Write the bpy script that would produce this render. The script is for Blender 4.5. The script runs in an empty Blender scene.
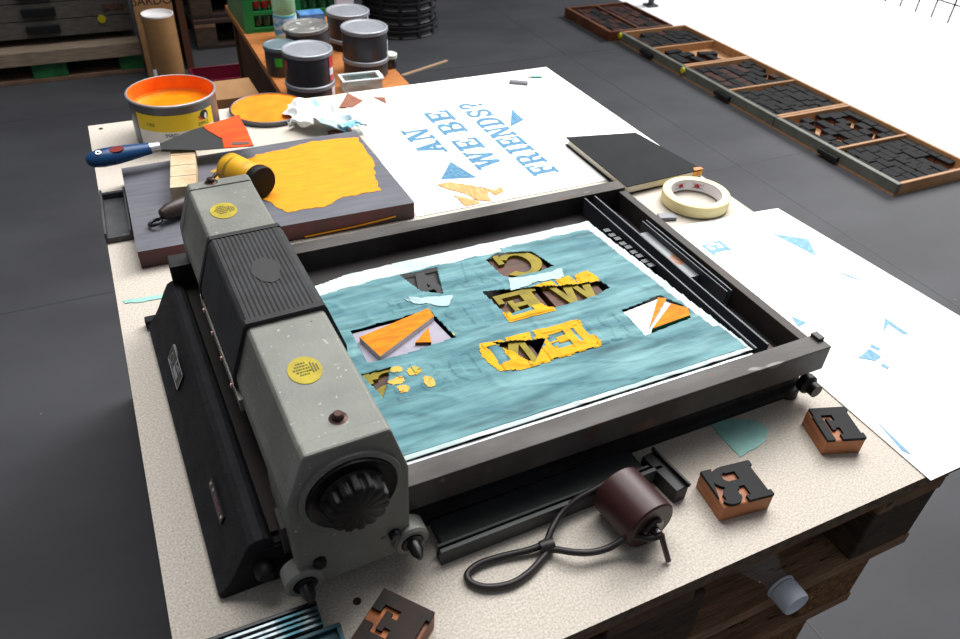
import bpy, bmesh, math, random
from mathutils import Vector, Matrix
random.seed(11)
S = bpy.context.scene
COL = S.collection
PI = math.pi
FZ = -0.72                      # floor level (table top is z = 0)

# ------------------------------------------------------------------ materials
def lin(h):
    h = h.lstrip('#'); out = []
    for i in (0, 2, 4):
        c = int(h[i:i+2], 16) / 255
        out.append(c / 12.92 if c <= .04045 else ((c + .055) / 1.055) ** 2.4)
    return (*out, 1)

_m = {}
def M(name, col, rough=.5, metal=0, col2=None, scale=20, stretch=(1, 1, 1), detail=4, lo=.35, hi=.65,
      bump=0, bscale=60, spec=.5, alpha=1, trans=0, spots=None, coat=0):
    if name in _m: return _m[name]
    m = bpy.data.materials.new(name); m.use_nodes = True; _m[name] = m
    nt = m.node_tree; N = nt.nodes; L = nt.links; b = N['Principled BSDF']
    b.inputs['Roughness'].default_value = rough
    b.inputs['Metallic'].default_value = metal
    b.inputs['Specular IOR Level'].default_value = spec
    b.inputs['Alpha'].default_value = alpha
    b.inputs['Transmission Weight'].default_value = trans
    b.inputs['Coat Weight'].default_value = coat
    c1 = lin(col); b.inputs['Base Color'].default_value = c1
    tc = N.new('ShaderNodeTexCoord'); mp = N.new('ShaderNodeMapping'); mp.inputs['Scale'].default_value = stretch
    L.new(tc.outputs['Object'], mp.inputs['Vector'])
    out = None
    if col2:
        no = N.new('ShaderNodeTexNoise'); no.inputs['Scale'].default_value = scale; no.inputs['Detail'].default_value = detail
        L.new(mp.outputs['Vector'], no.inputs['Vector'])
        r = N.new('ShaderNodeValToRGB'); r.color_ramp.elements[0].position = lo; r.color_ramp.elements[1].position = hi
        r.color_ramp.elements[0].color = c1; r.color_ramp.elements[1].color = lin(col2)
        L.new(no.outputs['Fac'], r.inputs['Fac']); out = r.outputs['Color']
    if spots:                                   # (colour, scale, threshold) small chips / flecks
        for sc, ss, th, *soft in spots:
            n2 = N.new('ShaderNodeTexNoise'); n2.inputs['Scale'].default_value = ss; n2.inputs['Detail'].default_value = 2
            L.new(mp.outputs['Vector'], n2.inputs['Vector'])
            r2 = N.new('ShaderNodeValToRGB'); r2.color_ramp.elements[0].position = th; r2.color_ramp.elements[1].position = th + (soft[0] if soft else .04)
            r2.color_ramp.elements[0].color = (0, 0, 0, 1); r2.color_ramp.elements[1].color = (1, 1, 1, 1)
            L.new(n2.outputs['Fac'], r2.inputs['Fac'])
            mx = N.new('ShaderNodeMix'); mx.data_type = 'RGBA'
            L.new(r2.outputs['Color'], mx.inputs['Factor'])
            if out: L.new(out, mx.inputs['A'])
            else: mx.inputs['A'].default_value = c1
            mx.inputs['B'].default_value = lin(sc); out = mx.outputs['Result']
    if out: L.new(out, b.inputs['Base Color'])
    if bump:
        n3 = N.new('ShaderNodeTexNoise'); n3.inputs['Scale'].default_value = bscale; n3.inputs['Detail'].default_value = 4
        L.new(mp.outputs['Vector'], n3.inputs['Vector'])
        bp = N.new('ShaderNodeBump'); bp.inputs['Strength'].default_value = bump; bp.inputs['Distance'].default_value = .004
        L.new(n3.outputs['Fac'], bp.inputs['Height']); L.new(bp.outputs['Normal'], b.inputs['Normal'])
    return m

# ------------------------------------------------------------------ mesh builder
class B:
    def __init__(s): s.v = []; s.f = []; s.mi = []; s.sm = []; s.np = 0
    def add(s, verts, faces, mi=0, smooth=False):
        o = len(s.v); s.v += [tuple(v) for v in verts]
        for f in faces: s.f.append([i + o for i in f]); s.mi.append(mi); s.sm.append(smooth)
        return s
    def box(s, x0, x1, y0, y1, z0, z1, mi=0):
        v = [(x, y, z) for z in (z0, z1) for x, y in ((x0, y0), (x1, y0), (x1, y1), (x0, y1))]
        return s.add(v, [[3, 2, 1, 0], [4, 5, 6, 7], [0, 1, 5, 4], [1, 2, 6, 5], [2, 3, 7, 6], [3, 0, 4, 7]], mi)
    def prism(s, poly, z0, z1, mi=0, mi_top=None):
        a = sum(poly[i][0] * poly[(i+1) % len(poly)][1] - poly[(i+1) % len(poly)][0] * poly[i][1] for i in range(len(poly)))
        if a < 0: poly = poly[::-1]
        n = len(poly); z1 += s.np*4e-6; s.np += 1     # overlapping strokes never share a plane
        v = [(x, y, z0) for x, y in poly] + [(x, y, z1) for x, y in poly]
        s.add(v, [list(range(n))[::-1]] + [[i, (i+1) % n, n + (i+1) % n, n + i] for i in range(n)], mi)
        s.add([(x, y, z1) for x, y in poly], [list(range(n))], mi if mi_top is None else mi_top)
        return s
    def flat(s, poly, z, mi=0):
        a = sum(poly[i][0] * poly[(i+1) % len(poly)][1] - poly[(i+1) % len(poly)][0] * poly[i][1] for i in range(len(poly)))
        if a < 0: poly = poly[::-1]
        return s.add([(x, y, z) for x, y in poly], [list(range(len(poly)))], mi)
    def ext(s, prof, axis, a0, a1, mi=0):
        # prof points in the two other axes (order x,y,z without 'axis'), extruded along axis
        n = len(prof)
        def P(p, t): return (t, p[0], p[1]) if axis == 'x' else (p[0], t, p[1]) if axis == 'y' else (p[0], p[1], t)
        v = [P(p, a0) for p in prof] + [P(p, a1) for p in prof]
        return s.add(v, [list(range(n))[::-1], list(range(n, 2*n))] + [[i, (i+1) % n, n + (i+1) % n, n + i] for i in range(n)], mi)
    def lathe(s, prof, seg=48, mi=0, mat=None, smooth=True, cap=False):
        # prof: (r, z) list ; mat: Matrix
        v = []; f = []; n = len(prof)
        for k in range(seg):
            a = 2 * PI * k / seg
            for r, z in prof: v.append(Vector((r * math.cos(a), r * math.sin(a), z)))
        for k in range(seg):
            k2 = (k + 1) % seg
            for i in range(n - 1): f.append([k*n+i, k2*n+i, k2*n+i+1, k*n+i+1])
        if mat: v = [mat @ p for p in v]
        return s.add(v, f, mi, smooth)
    def tube(s, pts, r, seg=10, mi=0, closed=False):
        pts = [Vector(p) for p in pts]; n = len(pts); v = []; f = []
        rr = r if isinstance(r, (list, tuple)) else [r] * n
        up = Vector((0, 0, 1))
        for i, p in enumerate(pts):
            if closed: t = pts[(i+1) % n] - pts[i-1]
            else: t = pts[min(i+1, n-1)] - pts[max(i-1, 0)]
            t.normalize()
            a = t.cross(up)
            if a.length < .05: a = t.cross(Vector((1, 0, 0)))
            a.normalize(); b = a.cross(t)
            for k in range(seg):
                w = 2 * PI * k / seg
                v.append(p + rr[i] * (math.cos(w) * a + math.sin(w) * b))
        for i in range(n if closed else n - 1):
            j = (i + 1) % n
            for k in range(seg): f.append([i*seg+k, i*seg+(k+1) % seg, j*seg+(k+1) % seg, j*seg+k])
        s.add(v, f, mi, True)
        if not closed:
            s.add(v[:seg], [list(range(seg))[::-1]], mi); s.add(v[-seg:], [list(range(seg))], mi)
        return s
    def xf(s, mat): s.v = [tuple(mat @ Vector(p)) for p in s.v]; return s
    def build(s, name, mats, parent=None, loc=(0, 0, 0), rz=0, bevel=0, fix=True):
        me = bpy.data.meshes.new(name); me.from_pydata(s.v, [], s.f)
        for m in (mats if isinstance(mats, (list, tuple)) else [mats]): me.materials.append(m)
        me.polygons.foreach_set('material_index', s.mi); me.polygons.foreach_set('use_smooth', s.sm)
        if fix:
            bm = bmesh.new(); bm.from_mesh(me)
            bmesh.ops.remove_doubles(bm, verts=bm.verts, dist=1e-6)
            bmesh.ops.recalc_face_normals(bm, faces=bm.faces)
            bm.to_mesh(me); bm.free()
        me.update()
        if any(s.sm) and fix: me.set_sharp_from_angle(angle=.65)
        o = bpy.data.objects.new(name, me); COL.objects.link(o)
        o.location = loc; o.rotation_euler.z = rz
        if parent: o.parent = parent
        if bevel:
            b = o.modifiers.new('bevel', 'BEVEL'); b.width = bevel; b.segments = 2; b.limit_method = 'ANGLE'; b.angle_limit = .6
            b.harden_normals = False
        return o

def tag(o, label, cat, group=None, kind=None):
    if label: o['label'] = label
    if cat: o['category'] = cat
    if group: o['group'] = group
    if kind: o['kind'] = kind
    return o
def empty(name, loc, label, cat, group=None, rz=0):
    o = bpy.data.objects.new(name, None); COL.objects.link(o); o.empty_display_size = .02
    o.location = loc; o.rotation_euler.z = rz
    return tag(o, label, cat, group)
def copy_tree(o, parent=None):
    c = o.copy(); COL.objects.link(c)
    if parent: c.parent = parent
    for ch in [x for x in COL.objects if x.parent == o]: copy_tree(ch, c)
    return c
def rot(poly, ang, c=(0, 0)):
    ca, sa = math.cos(ang), math.sin(ang)
    return [(c[0] + (x-c[0])*ca - (y-c[1])*sa, c[1] + (x-c[0])*sa + (y-c[1])*ca) for x, y in poly]
def ell(cx, cy, rx, ry, n=40): return [(cx + rx*math.cos(2*PI*k/n), cy + ry*math.sin(2*PI*k/n)) for k in range(n)]
def rough_poly(poly, step=.004, amp=.002, seed=1):
    rnd = random.Random(seed); out = []
    for i in range(len(poly)):
        a = Vector(poly[i]); b = Vector(poly[(i+1) % len(poly)]); d = b - a; n = max(1, int(d.length / step)); pn = Vector((-d.y, d.x)).normalized()
        w = 0
        for k in range(n):
            w = .6*w + rnd.uniform(-amp, amp)
            out.append(tuple(a + d*k/n + pn*w))
    return out
def inpoly(x, y, P):
    c = False; j = len(P) - 1
    for i in range(len(P)):
        xi, yi = P[i]; xj, yj = P[j]
        if (yi > y) != (yj > y) and x < (xj - xi) * (y - yi) / (yj - yi) + xi: c = not c
        j = i
    return c
def ngon_tri(b, poly, z0, z1, mi=0, mi_top=None): return b.prism(poly, z0, z1, mi, mi_top)

# text mesh with the built-in font, returned as (verts2d, faces)
def text2d(txt, size):
    cu = bpy.data.curves.new('t', 'FONT'); cu.body = txt; cu.size = size; cu.align_x = 'CENTER'; cu.align_y = 'CENTER'
    o = bpy.data.objects.new('t', cu); COL.objects.link(o)
    dg = bpy.context.evaluated_depsgraph_get(); dg.update()
    me = o.evaluated_get(dg).to_mesh()
    v = [(p.co.x, p.co.y) for p in me.vertices]; f = [list(p.vertices) for p in me.polygons]
    o.evaluated_get(dg).to_mesh_clear()
    bpy.data.objects.remove(o); bpy.data.curves.remove(cu)
    return v, f

# ------------------------------------------------------------------ slab-serif letters (unit height), lists of polygons
def R_(x0, y0, x1, y1): return [(x0, y0), (x1, y0), (x1, y1), (x0, y1)]
def arc(cx, cy, rx, ry, t, a0, a1, n=14, ty=None):
    ty = ty or t; a0 = math.radians(a0); a1 = math.radians(a1); P = []
    for k in range(n):
        u = a0 + (a1-a0)*k/n; w = a0 + (a1-a0)*(k+1)/n
        P.append([(cx+rx*math.cos(u), cy+ry*math.sin(u)), (cx+rx*math.cos(w), cy+ry*math.sin(w)),
                  (cx+(rx-t)*math.cos(w), cy+(ry-ty)*math.sin(w)), (cx+(rx-t)*math.cos(u), cy+(ry-ty)*math.sin(u))])
    return P
def glyph(c):
    s = .13
    if c == 'fF': return 1, [R_(0, 0, .14, .16), R_(.06, 0, .52, 1), R_(0, .86, .2, 1), R_(.4, .76, 1, 1), R_(.82, .56, 1, .8), R_(.4, .36, .74, .58), R_(.64, .3, .74, .66), R_(.4, 0, .62, .16)]
    if c == 'fR': return 1, [R_(0, 0, .16, .14), R_(0, .86, .2, 1), R_(.06, 0, .42, 1), R_(.3, .80, .62, 1), R_(.3, .40, .62, .58)] + arc(.58, .70, .36, .30, .22, -90, 90, ty=.16) + arc(.56, .22, .34, .32, .26, 0, 95, ty=.2) + [R_(.62, .12, .92, .3), R_(.2, 0, .52, .14)] + arc(.80, .18, .2, .18, .12, 175, 345, ty=.12)
    if c == 'fE': return 1, [R_(0, 0, .16, .18), R_(0, .82, .16, 1), R_(.07, 0, .5, 1), R_(.3, 0, 1, .26), R_(.3, .76, 1, 1), R_(.82, 0, 1, .40), R_(.82, .62, 1, 1), R_(.4, .42, .74, .60), R_(.62, .34, .74, .68)]
    if c == 'I': return .5, [R_(.13, 0, .37, 1), R_(0, 0, .5, s), R_(0, 1-s, .5, 1)]
    if c == 'E': return .85, [R_(.1, 0, .34, 1), R_(0, 0, .85, s+.02), R_(0, 1-s-.02, .82, 1), R_(.3, .43, .58, .57), R_(.54, .3, .64, .7), R_(.73, 0, .85, .36), R_(.70, .66, .82, 1)]
    if c == 'F': return .82, [R_(.1, 0, .34, 1), R_(0, 0, .5, s), R_(0, 1-s-.02, .82, 1), R_(.3, .43, .56, .57), R_(.52, .3, .63, .7), R_(.70, .62, .82, 1)]
    if c == 'A': return 1.0, [[(.12, 0), (.34, 0), (.6, 1), (.4, 1)], [(.62, 0), (.88, 0), (.6, 1), (.36, 1)], R_(.28, .25, .72, .38), R_(0, 0, .42, s), R_(.55, 0, 1, s)]
    if c == 'N': return 1.0, [R_(.1, 0, .24, 1), R_(.74, 0, .88, 1), [(.1, 1), (.36, 1), (.88, 0), (.66, 0)], R_(0, 0, .36, s), R_(.62, 1-s, 1, 1), R_(0, 1-s, .3, 1)]
    if c == 'W': return 1.3, [[(.08, 1), (.32, 1), (.5, 0), (.34, 0)], [(.34, 0), (.5, 0), (.72, 1), (.58, 1)], [(.56, 1), (.8, 1), (.98, 0), (.82, 0)], [(.82, 0), (.98, 0), (1.2, 1), (1.06, 1)], R_(0, 1-s, .42, 1), R_(.5, 1-s, .86, 1), R_(.96, 1-s, 1.3, 1)]
    if c == 'B': return .9, [R_(.1, 0, .34, 1), R_(0, 0, .5, s), R_(0, 1-s, .5, 1)] + arc(.5, .745, .34, .255, .22, -90, 90, ty=.12) + arc(.52, .27, .38, .27, .24, -90, 90, ty=.13) + [R_(.3, .45, .52, .56)]
    if c == 'D': return .95, [R_(.1, 0, .34, 1), R_(0, 0, .5, s), R_(0, 1-s, .5, 1)] + arc(.45, .5, .5, .5, .25, -90, 90, ty=.13)
    if c == 'R': return 1.0, [R_(.1, 0, .34, 1), R_(0, 0, .46, s), R_(0, 1-s, .5, 1), R_(.3, .42, .52, .54)] + arc(.5, .71, .36, .29, .23, -90, 90, ty=.13) + arc(.5, .22, .3, .3, .24, 10, 95, ty=.14) + [R_(.56, .1, .8, .28)] + arc(.79, .14, .21, .14, .1, 180, 350, ty=.1)
    if c == 'S': return .85, arc(.42, .73, .36, .27, .2, 10, 270, ty=.13) + arc(.42, .275, .38, .275, .21, -170, 90, ty=.13) + [R_(.68, .66, .8, 1), R_(.03, 0, .15, .36)]
    if c == 'C': return .95, arc(.48, .5, .46, .5, .24, 40, 320, ty=.13) + [R_(.74, .62, .86, 1)]
    if c == '?': return .7, arc(.34, .7, .32, .3, .18, -60, 190, ty=.13) + [R_(.26, .26, .44, .52), R_(.26, 0, .46, .17)]
    return .6, []
def place(c, fn): return [[fn(x, y) for x, y in P] for P in glyph(c)[1]]

# ------------------------------------------------------------------ camera (solved from the photograph)
cd = bpy.data.cameras.new('camera'); cam = bpy.data.objects.new('camera', cd); COL.objects.link(cam); S.camera = cam
Rm = Matrix(((0.90272005, -0.42779095, 0.04573203), (-0.23111674, -0.57184671, -0.78713175), (0.36287955, 0.69999018, -0.61508714)))
mw = Matrix((Rm[0], -Rm[1], -Rm[2])).transposed().to_4x4(); mw.translation = (0.06338109, -0.26075196, 0.59771322)
cam.matrix_world = mw
cd.sensor_width = 36; cd.sensor_fit = 'HORIZONTAL'; cd.lens = 36 * 755.4142 / 960; cd.clip_start = .02
cd.dof.use_dof = True; cd.dof.focus_distance = .85; cd.dof.aperture_fstop = 13

# ------------------------------------------------------------------ common materials
STEEL = M('dark_steel', '#33363a', .5, .3, '#45494e', 14, bump=.05, bscale=200)
RUSTY = M('worn_rail_steel', '#484543', .55, .1, '#2b2624', 9, (1, 3, 1), lo=.38, hi=.62, bump=.1, bscale=120, spots=[('#4a332a', 22, .68), ('#757270', 16, .68)], spec=.4)
BROWNST = M('brown_oiled_steel', '#3b312c', .65, .1, '#241f1d', 12, bump=.08, bscale=90)
CAST = M('black_cast_iron', '#1d1f22', .7, 0, '#141518', 60, bump=.3, bscale=500, spec=.25)
BLK = M('black_plastic', '#111113', .5, 0, spec=.35)
RUB = M('black_rubber', '#1a1b1d', .75, 0, '#26282b', 30, bump=.05, bscale=200)
GREY = M('grey_hammer_paint', '#7e8079', .55, .0, '#6a6c66', 14, bump=.10, bscale=260, spots=[('#a0a59e', 240, .69), ('#4b4e49', 90, .74)])
BRASSY = M('brown_screw', '#3b2721', .4, .6)
WHITE = M('white_paper', '#f2f2f0', .8)

# ================================================================== floor
fl = B().box(-3, 9, -3, 9, FZ-.05, FZ)
floor = fl.build('floor', M('grey_floor', '#404145', .6, 0, '#36373b', 2.2, (1, 2, 1), bump=.05, bscale=25, spec=.3,
                            spots=[('#8b8d90', 42, .79)]))
floor['kind'] = 'structure'
# faint joints between floor sheets
j = B()
for x in (1.02, 2.22): j.box(x, x+.004, -3, 9, FZ, FZ+.0006)
for y in (.4, 1.75, 3.1): j.box(-3, 9, y, y+.004, FZ, FZ+.0006)
jo = j.build('floor_joint', M('joint', '#303235', .6)); jo['kind'] = 'structure'

# ================================================================== pallets and board
WOODS = [M('old_pallet_wood_%s' % k, a, .75, 0, b, 14, (1, 9, 1), bump=.3, bscale=60, spots=[('#2a1d14', 20, .66)])
         for k, a, b in (('a', '#84614a', '#584030'), ('b', '#6b4e3a', '#453227'), ('c', '#9a7455', '#6c523d'))]
WOODX = [M('old_pallet_wood_x_%s' % k, a, .75, 0, b, 14, (9, 1, 9), bump=.3, bscale=60, spots=[('#2a1d14', 20, .66)]) if 0 else
         M('old_pallet_wood_x_%s' % k, a, .75, 0, b, 14, (1, 9, 9), bump=.3, bscale=60, spots=[('#2a1d14', 20, .66)])
         for k, a, b in (('a', '#8a6547', '#5a402d'), ('b', '#6a4d38', '#453226'), ('c', '#a07c5e', '#725640'))]
CHIP = M('chipboard_block', '#8a6136', .85, 0, '#5b3d22', 90, bump=.6, bscale=140, spots=[('#b08a55', 120, .64)])
PW, PD = .8, 1.2
def pallet(loc, label, rz=0, w=PW, d=PD, mats=WOODX, block=CHIP, blockcols=None, grp=None, cap='pallet', front=True):
    t = empty('pallet', loc, label, cap, grp, rz)
    h0, hb = .018, .085
    # bottom boards along x (front, middle, back)
    for k, y in enumerate((0, d/2-.05, d-.1)):
        B().box(0, w, y, y+.1, 0, h0).build('bottom_board', mats[(k+2) % 3], t, bevel=.002)
    for k, y in enumerate((0, d/2-.05, d-.1)):
        for q, x in enumerate((0, w/2-.07, w-.1)):
            bw = .14 if q == 1 else .1
            B().box(x, x+bw, y+.002, y+.1, h0, h0+hb).build('block', (blockcols or {}).get((k, q), block), t, bevel=.003)
    for q, x in enumerate((0, w/2-.05, w-.1)):
        B().box(x, x+.1, 0, d, h0+hb, h0+hb+.018).build('stringer', WOODS[q], t, bevel=.002)
    n = max(5, int(d/.2)); g = d/n
    for k in range(n):
        B().box(-.002, w+.002, k*g, k*g+g-.03 - (.01 if k % 2 else 0), h0+hb+.018, h0+hb+.038).build('deck_board', mats[k % 3], t, bevel=.002)
    return t
DARKB = M('dark_wood_block', '#54402f', .8, 0, '#2e2218', 30, (1, 1, 8), bump=.4, bscale=50)
ph = .141
top0 = -.016 - ph
pallet((0, .006, top0), 'weathered wooden pallet directly under the white chipboard, topmost of the stack', block=DARKB, grp='stack of pallets under the press')
pl_labels = ['old wooden pallet with rough chipboard block, second from the top of the stack',
             'brown wooden pallet in the stack under the press table, third from the top',
             'wooden pallet in the stack under the press table, second from the floor',
             'bottom wooden pallet of the stack, standing on the grey floor']
for k, lb in enumerate(pl_labels):
    hh = top0 - ph*(k+1)
    pallet((-.012 - .016*k, .022 + .02*k, hh), lb, grp='stack of pallets under the press', w=PW - .004*k)
# fix floor: the lowest pallet rests on FZ exactly
FLOOR_GAP = top0 - ph*4 - FZ

BOARD = M('chipboard_white', '#cbc4bb', .8, 0, '#aea599', 480, detail=3, lo=.36, hi=.66, spec=.3, spots=[('#8c8176', 420, .69), ('#dcd7d0', 520, .66), ('#675b50', 330, .76)])
BEDGE = M('chipboard_edge', '#7d6856', .85, 0, '#5d4a3b', 90)
bd = B().box(0, .9516, 0, 1.2, -.016, -.0002, 1).flat([(0, 0), (.9516, 0), (.9516, 1.2), (0, 1.2)], 0, 0)
board = bd.build('chipboard_panel', [BOARD, BEDGE], fix=False)
tag(board, 'large speckled white chipboard panel laid on the pallet stack as a table top', 'board')
sc = B().lathe([(0, .0008), (.0035, .0008), (.0035, 0)], 20)
for k in range(2):
    c = B().lathe([(0, .0006), (.0036, .0006), (.0036, 0)], 20).build('countersunk_screw', M('screw_steel', '#4b463a', .4, .7, '#2c281f', 300), board, loc=((.148, .102, 0), (.02, 1.18, 0))[k])

# ================================================================== printed posters
BLUE = M('blue_ink', '#33688a', .8, 0, '#5d8fae', 260, lo=.35, hi=.7)
PBLUE = M('pale_blue_ink', '#6896b2', .85, 0, '#8ab0c7', 260, lo=.35, hi=.7)
def sheet(name, poly, z, mat, curl=None, th=.0004, nx=24, ny=24):
    # a quad sheet (corners ccw: p00 p10 p11 p01) with slight unevenness and real thickness
    p = [Vector((*q, 0)) for q in poly]; b = B(); V = []
    for jy in range(ny+1):
        for ix in range(nx+1):
            u, v = ix/nx, jy/ny
            q = p[0]*(1-u)*(1-v) + p[1]*u*(1-v) + p[2]*u*v + p[3]*(1-u)*v
            V.append((q.x, q.y, z + (curl(q.x, q.y) if curl else 0)))
    F = [[a*(nx+1)+c, a*(nx+1)+c+1, (a+1)*(nx+1)+c+1, (a+1)*(nx+1)+c] for a in range(ny) for c in range(nx)]
    b.add(V, F, 0, False); o = b.build(name, mat, fix=False)
    m = o.modifiers.new('solid', 'SOLIDIFY'); m.thickness = th; m.offset = -1
    return o
p1 = sheet('poster_sheet', [(.436, .688), (.9535, .686), (.9535, 1.203), (.463, 1.198)], .001, WHITE)
tag(p1, 'white printed sheet with blue slab lettering lying behind the press', 'poster')
def lettering(txts, cap, mat, parent, z=.0014, skew=0):
    for name, (xb, y0, s) in txts:
        b = B(); y = y0
        for ch in name:
            if ch == ' ': y += .35*s; continue
            w, P = glyph(ch)
            for poly in P: b.prism([(xb - gy*cap, y + gx*s) for gx, gy in poly], z-.0004, z)
            y += (w + .1) * s
        b.build('lettering', mat, parent, fix=False)
lettering([('AN', (.572, .880, .052)), ('WE', (.643, .795, .055)), ('BE', (.643, .945, .058)), ('FRIENDS?', (.722, .742, .0445))], .051, BLUE, p1)
for tri in ([(.559, .842), (.517, .787), (.577, .772)], [(.768, 1.014), (.766, .958), (.726, .938)]):
    B().prism(tri, .001, .0014).build('printed_triangle', BLUE, p1, fix=False)
# second sheet, hanging over the far side of the board
def curl2(x, y): return -.25 * max(0, x - .965)**1.5
p2 = sheet('poster_sheet', [(.736, -.006), (1.045, -.004), (.998, .503), (.742, .519)], .001, WHITE, lambda x, y: .0006 - .6*max(0, x-.955)**2)
tag(p2, 'white sheet with scattered pale blue triangles hanging over the board edge beside the press', 'poster')
for tri in ([(.930, .442), (.972, .409), (.948, .368)], [(.947, .327), (.954, .312), (.963, .291), (.951, .308)],
            [(.894, .196), (.921, .217), (.922, .178), (.915, .182), (.914, .205)], [(.820, .170), (.848, .177), (.850, .160), (.836, .157)],
            [(.852, .179), (.858, .184), (.862, .172), (.856, .170)], [(.835, .148), (.842, .15), (.843, .141), (.838, .14)],
            [(.803, .268), (.812, .25), (.795, .247)], [(.742, .036), (.752, .08), (.747, .028)]):
    B().prism(tri, .0012, .0021).build('printed_triangle', PBLUE, p2, fix=False)
b = B()
for P in place('E', lambda gx, gy: (.838 - gy*.036, .428 + gx*.034)): b.prism(P, .0012, .0021)
b.build('lettering', PBLUE, p2, fix=False)

# ================================================================== inking slab
SLAB = M('grey_painted_slab', '#63646c', .45, .0, '#565760', 8, (2, 14, 1), bump=.04, bscale=60)
SLABS = M('ink_stained_edge', '#1f0c0e', .5, 0, '#560d14', 16, bump=.1, spots=[('#5c3c12', 18, .69), ('#8b8a92', 70, .76)])
sl = empty('inking_slab', (0, 0, 0), 'thick grey ink slab with a yellow ink patch lying behind the press', 'ink slab')
b = B(); b.prism([(.037, .692), (.431, .686), (.427, .962), (.040, .950)], 0, .0275, 1, 0)
b.build('slab', [SLAB, SLABS], sl, bevel=.0015, fix=False)
YEL = M('yellow_ink', '#d88a06', .65, 0, '#e2980c', 30, (1, 6, 1), bump=.12, bscale=90, spec=.3)
YELT = M('thin_yellow_ink', '#b98a2a', .5, 0, '#8f7440', 30, (1, 6, 1))
ORG = M('orange_ink', '#dd7a06', .5, 0, '#e68a0c', 40, bump=.25, bscale=120, spec=.3)
yp = rough_poly([(.205, .90), (.245, .925), (.30, .930), (.345, .945), (.422, .932), (.418, .85), (.402, .79), (.396, .74), (.33, .738), (.30, .722), (.246, .722), (.232, .76), (.214, .79), (.20, .84)], .006, .0022, 3)
bb = B().prism(yp, .0275, .0282); bb.build('ink_patch', YEL, sl, fix=False)
yp = rough_poly([(.165, .89), (.21, .910), (.222, .86), (.21, .82), (.175, .82)], .005, .004, 5)
B().prism(yp, .0275, .0279).build('ink_smear', YELT, sl, fix=False)
B().tube([(.26, .6875, .004), (.335, .6865, .0055), (.40, .686, .010)], .0012, 8).build('ink_drip', YEL, sl)

# ================================================================== orange ink tin
def tin_profile(r, h, t=.0025): return [(0, .001), (r-.003, .001), (r-.001, 0), (r, .004), (r, h-.006), (r+.0015, h-.004), (r+.002, h-.001), (r+.0005, h), (r-.0015, h-.001), (r-.0015, h-.006)]
TINM = M('grey_tin', '#686a70', .38, .6, '#595b61', 10)
TINR = M('tin_rim', '#8b8c91', .4, .4)
CAN = Vector((.1465, 1.112, 0)); TR = .0722; TH = .082
tin = empty('ink_tin', CAN, 'open round tin of orange ink with yellow and white label on the board', 'ink tin')
B().lathe([(0, .001), (TR-.002, .001), (TR, .003), (TR, TH-.004)], 72).build('tin_body', TINM, tin)
B().lathe([(TR, TH-.005), (TR+.002, TH-.004), (TR+.0025, TH-.001), (TR+.0005, TH), (TR-.0012, TH-.0005)], 72).build('rim', TINR, tin)
B().lathe([(TR-.0012, TH-.0005), (TR-.0022, TH-.004), (TR-.0022, .05)], 72).build('inner_wall', M('orange_wall_ink', '#ee6407', .45, 0, '#f57c0a', 30, coat=.3), tin)
b = B(); ring = []
b.lathe([(0, .053), (TR*.5, .0525), (TR*.8, .0515), (TR-.004, .054), (TR-.0022, .058)], 72)
b.build('ink', M('orange_ink_pool', '#f07f05', .28, 0, '#f89410', 25, bump=.15, bscale=60, coat=.3), tin)
A0 = math.atan2(-.26-CAN.y, .063-CAN.x)
def wrap(bd, poly, r, zc, a_c, mi=0):
    bd.add([(r*math.cos(a_c + x/r), r*math.sin(a_c + x/r), zc + y) for x, y in poly], [list(range(len(poly)))], mi)
def band(a0, a1, z0, z1, r, n=40):
    b = B()
    V = [(r*math.cos(a), r*math.sin(a), z) for a in [a0 + (a1-a0)*k/n for k in range(n+1)] for z in (z0, z1)]
    return b.add(V, [[2*k, 2*k+2, 2*k+3, 2*k+1] for k in range(n)], 0, True)
la, lb = A0 - math.radians(58), A0 + math.radians(54)
LAB = band(la, lb, .003, .0645, TR+.0004).build('label', M('label_white', '#ecebe6', .45), tin, fix=False)
band(la, lb, .0355, .0645, TR+.0007).build('label_band', M('label_yellow', '#ecca12', .45), LAB, fix=False)
INK = M('black_print', '#16161a', .6)
def wtext(txt, size, zc, a_c, mat, parent, sx=1):
    v, f = text2d(txt, size); r = TR + .001
    b = B(); b.add([(r*math.cos(a_c + x*sx/r), r*math.sin(a_c + x*sx/r), zc + y) for x, y in v], f)
    return b.build('print', mat, parent, fix=False)
wtext('EPPLE', .0088, .0412, A0 + math.radians(35), INK, LAB)
wtext('85803', .0090, .0290, A0 - math.radians(10), M('blue_print', '#2a3a66', .6), LAB)
wtext('. 1/03', .0085, .047, A0 - math.radians(38), M('olive_print', '#4a4410', .6), LAB)
wtext('1  3  0', .009, .012, A0 - math.radians(26), M('label_yellow', '#ecca12'), LAB)
# emblem: black hair, white face, red shoulder
ac = A0 + math.radians(37); b = B()
wrap(b, ell(.001, 0, .0085, .0085, 24), TR+.001, .0555, ac); b.build('emblem', INK, LAB, fix=False)
b = B(); wrap(b, [(.0005, -.006), (.004, -.0075), (.006, -.004), (.0062, .002), (.003, .003), (.001, -.001)], TR+.0013, .0555, ac); b.build('emblem', M('label_white', '#fff'), LAB, fix=False)
b = B(); wrap(b, [(-.0125, -.001), (-.0095, .001), (-.006, -.004), (-.003, -.0075), (-.0085, -.0075)], TR+.0013, .0555, ac); b.build('emblem', M('red_print', '#d2401c', .5), LAB, fix=False)

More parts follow.
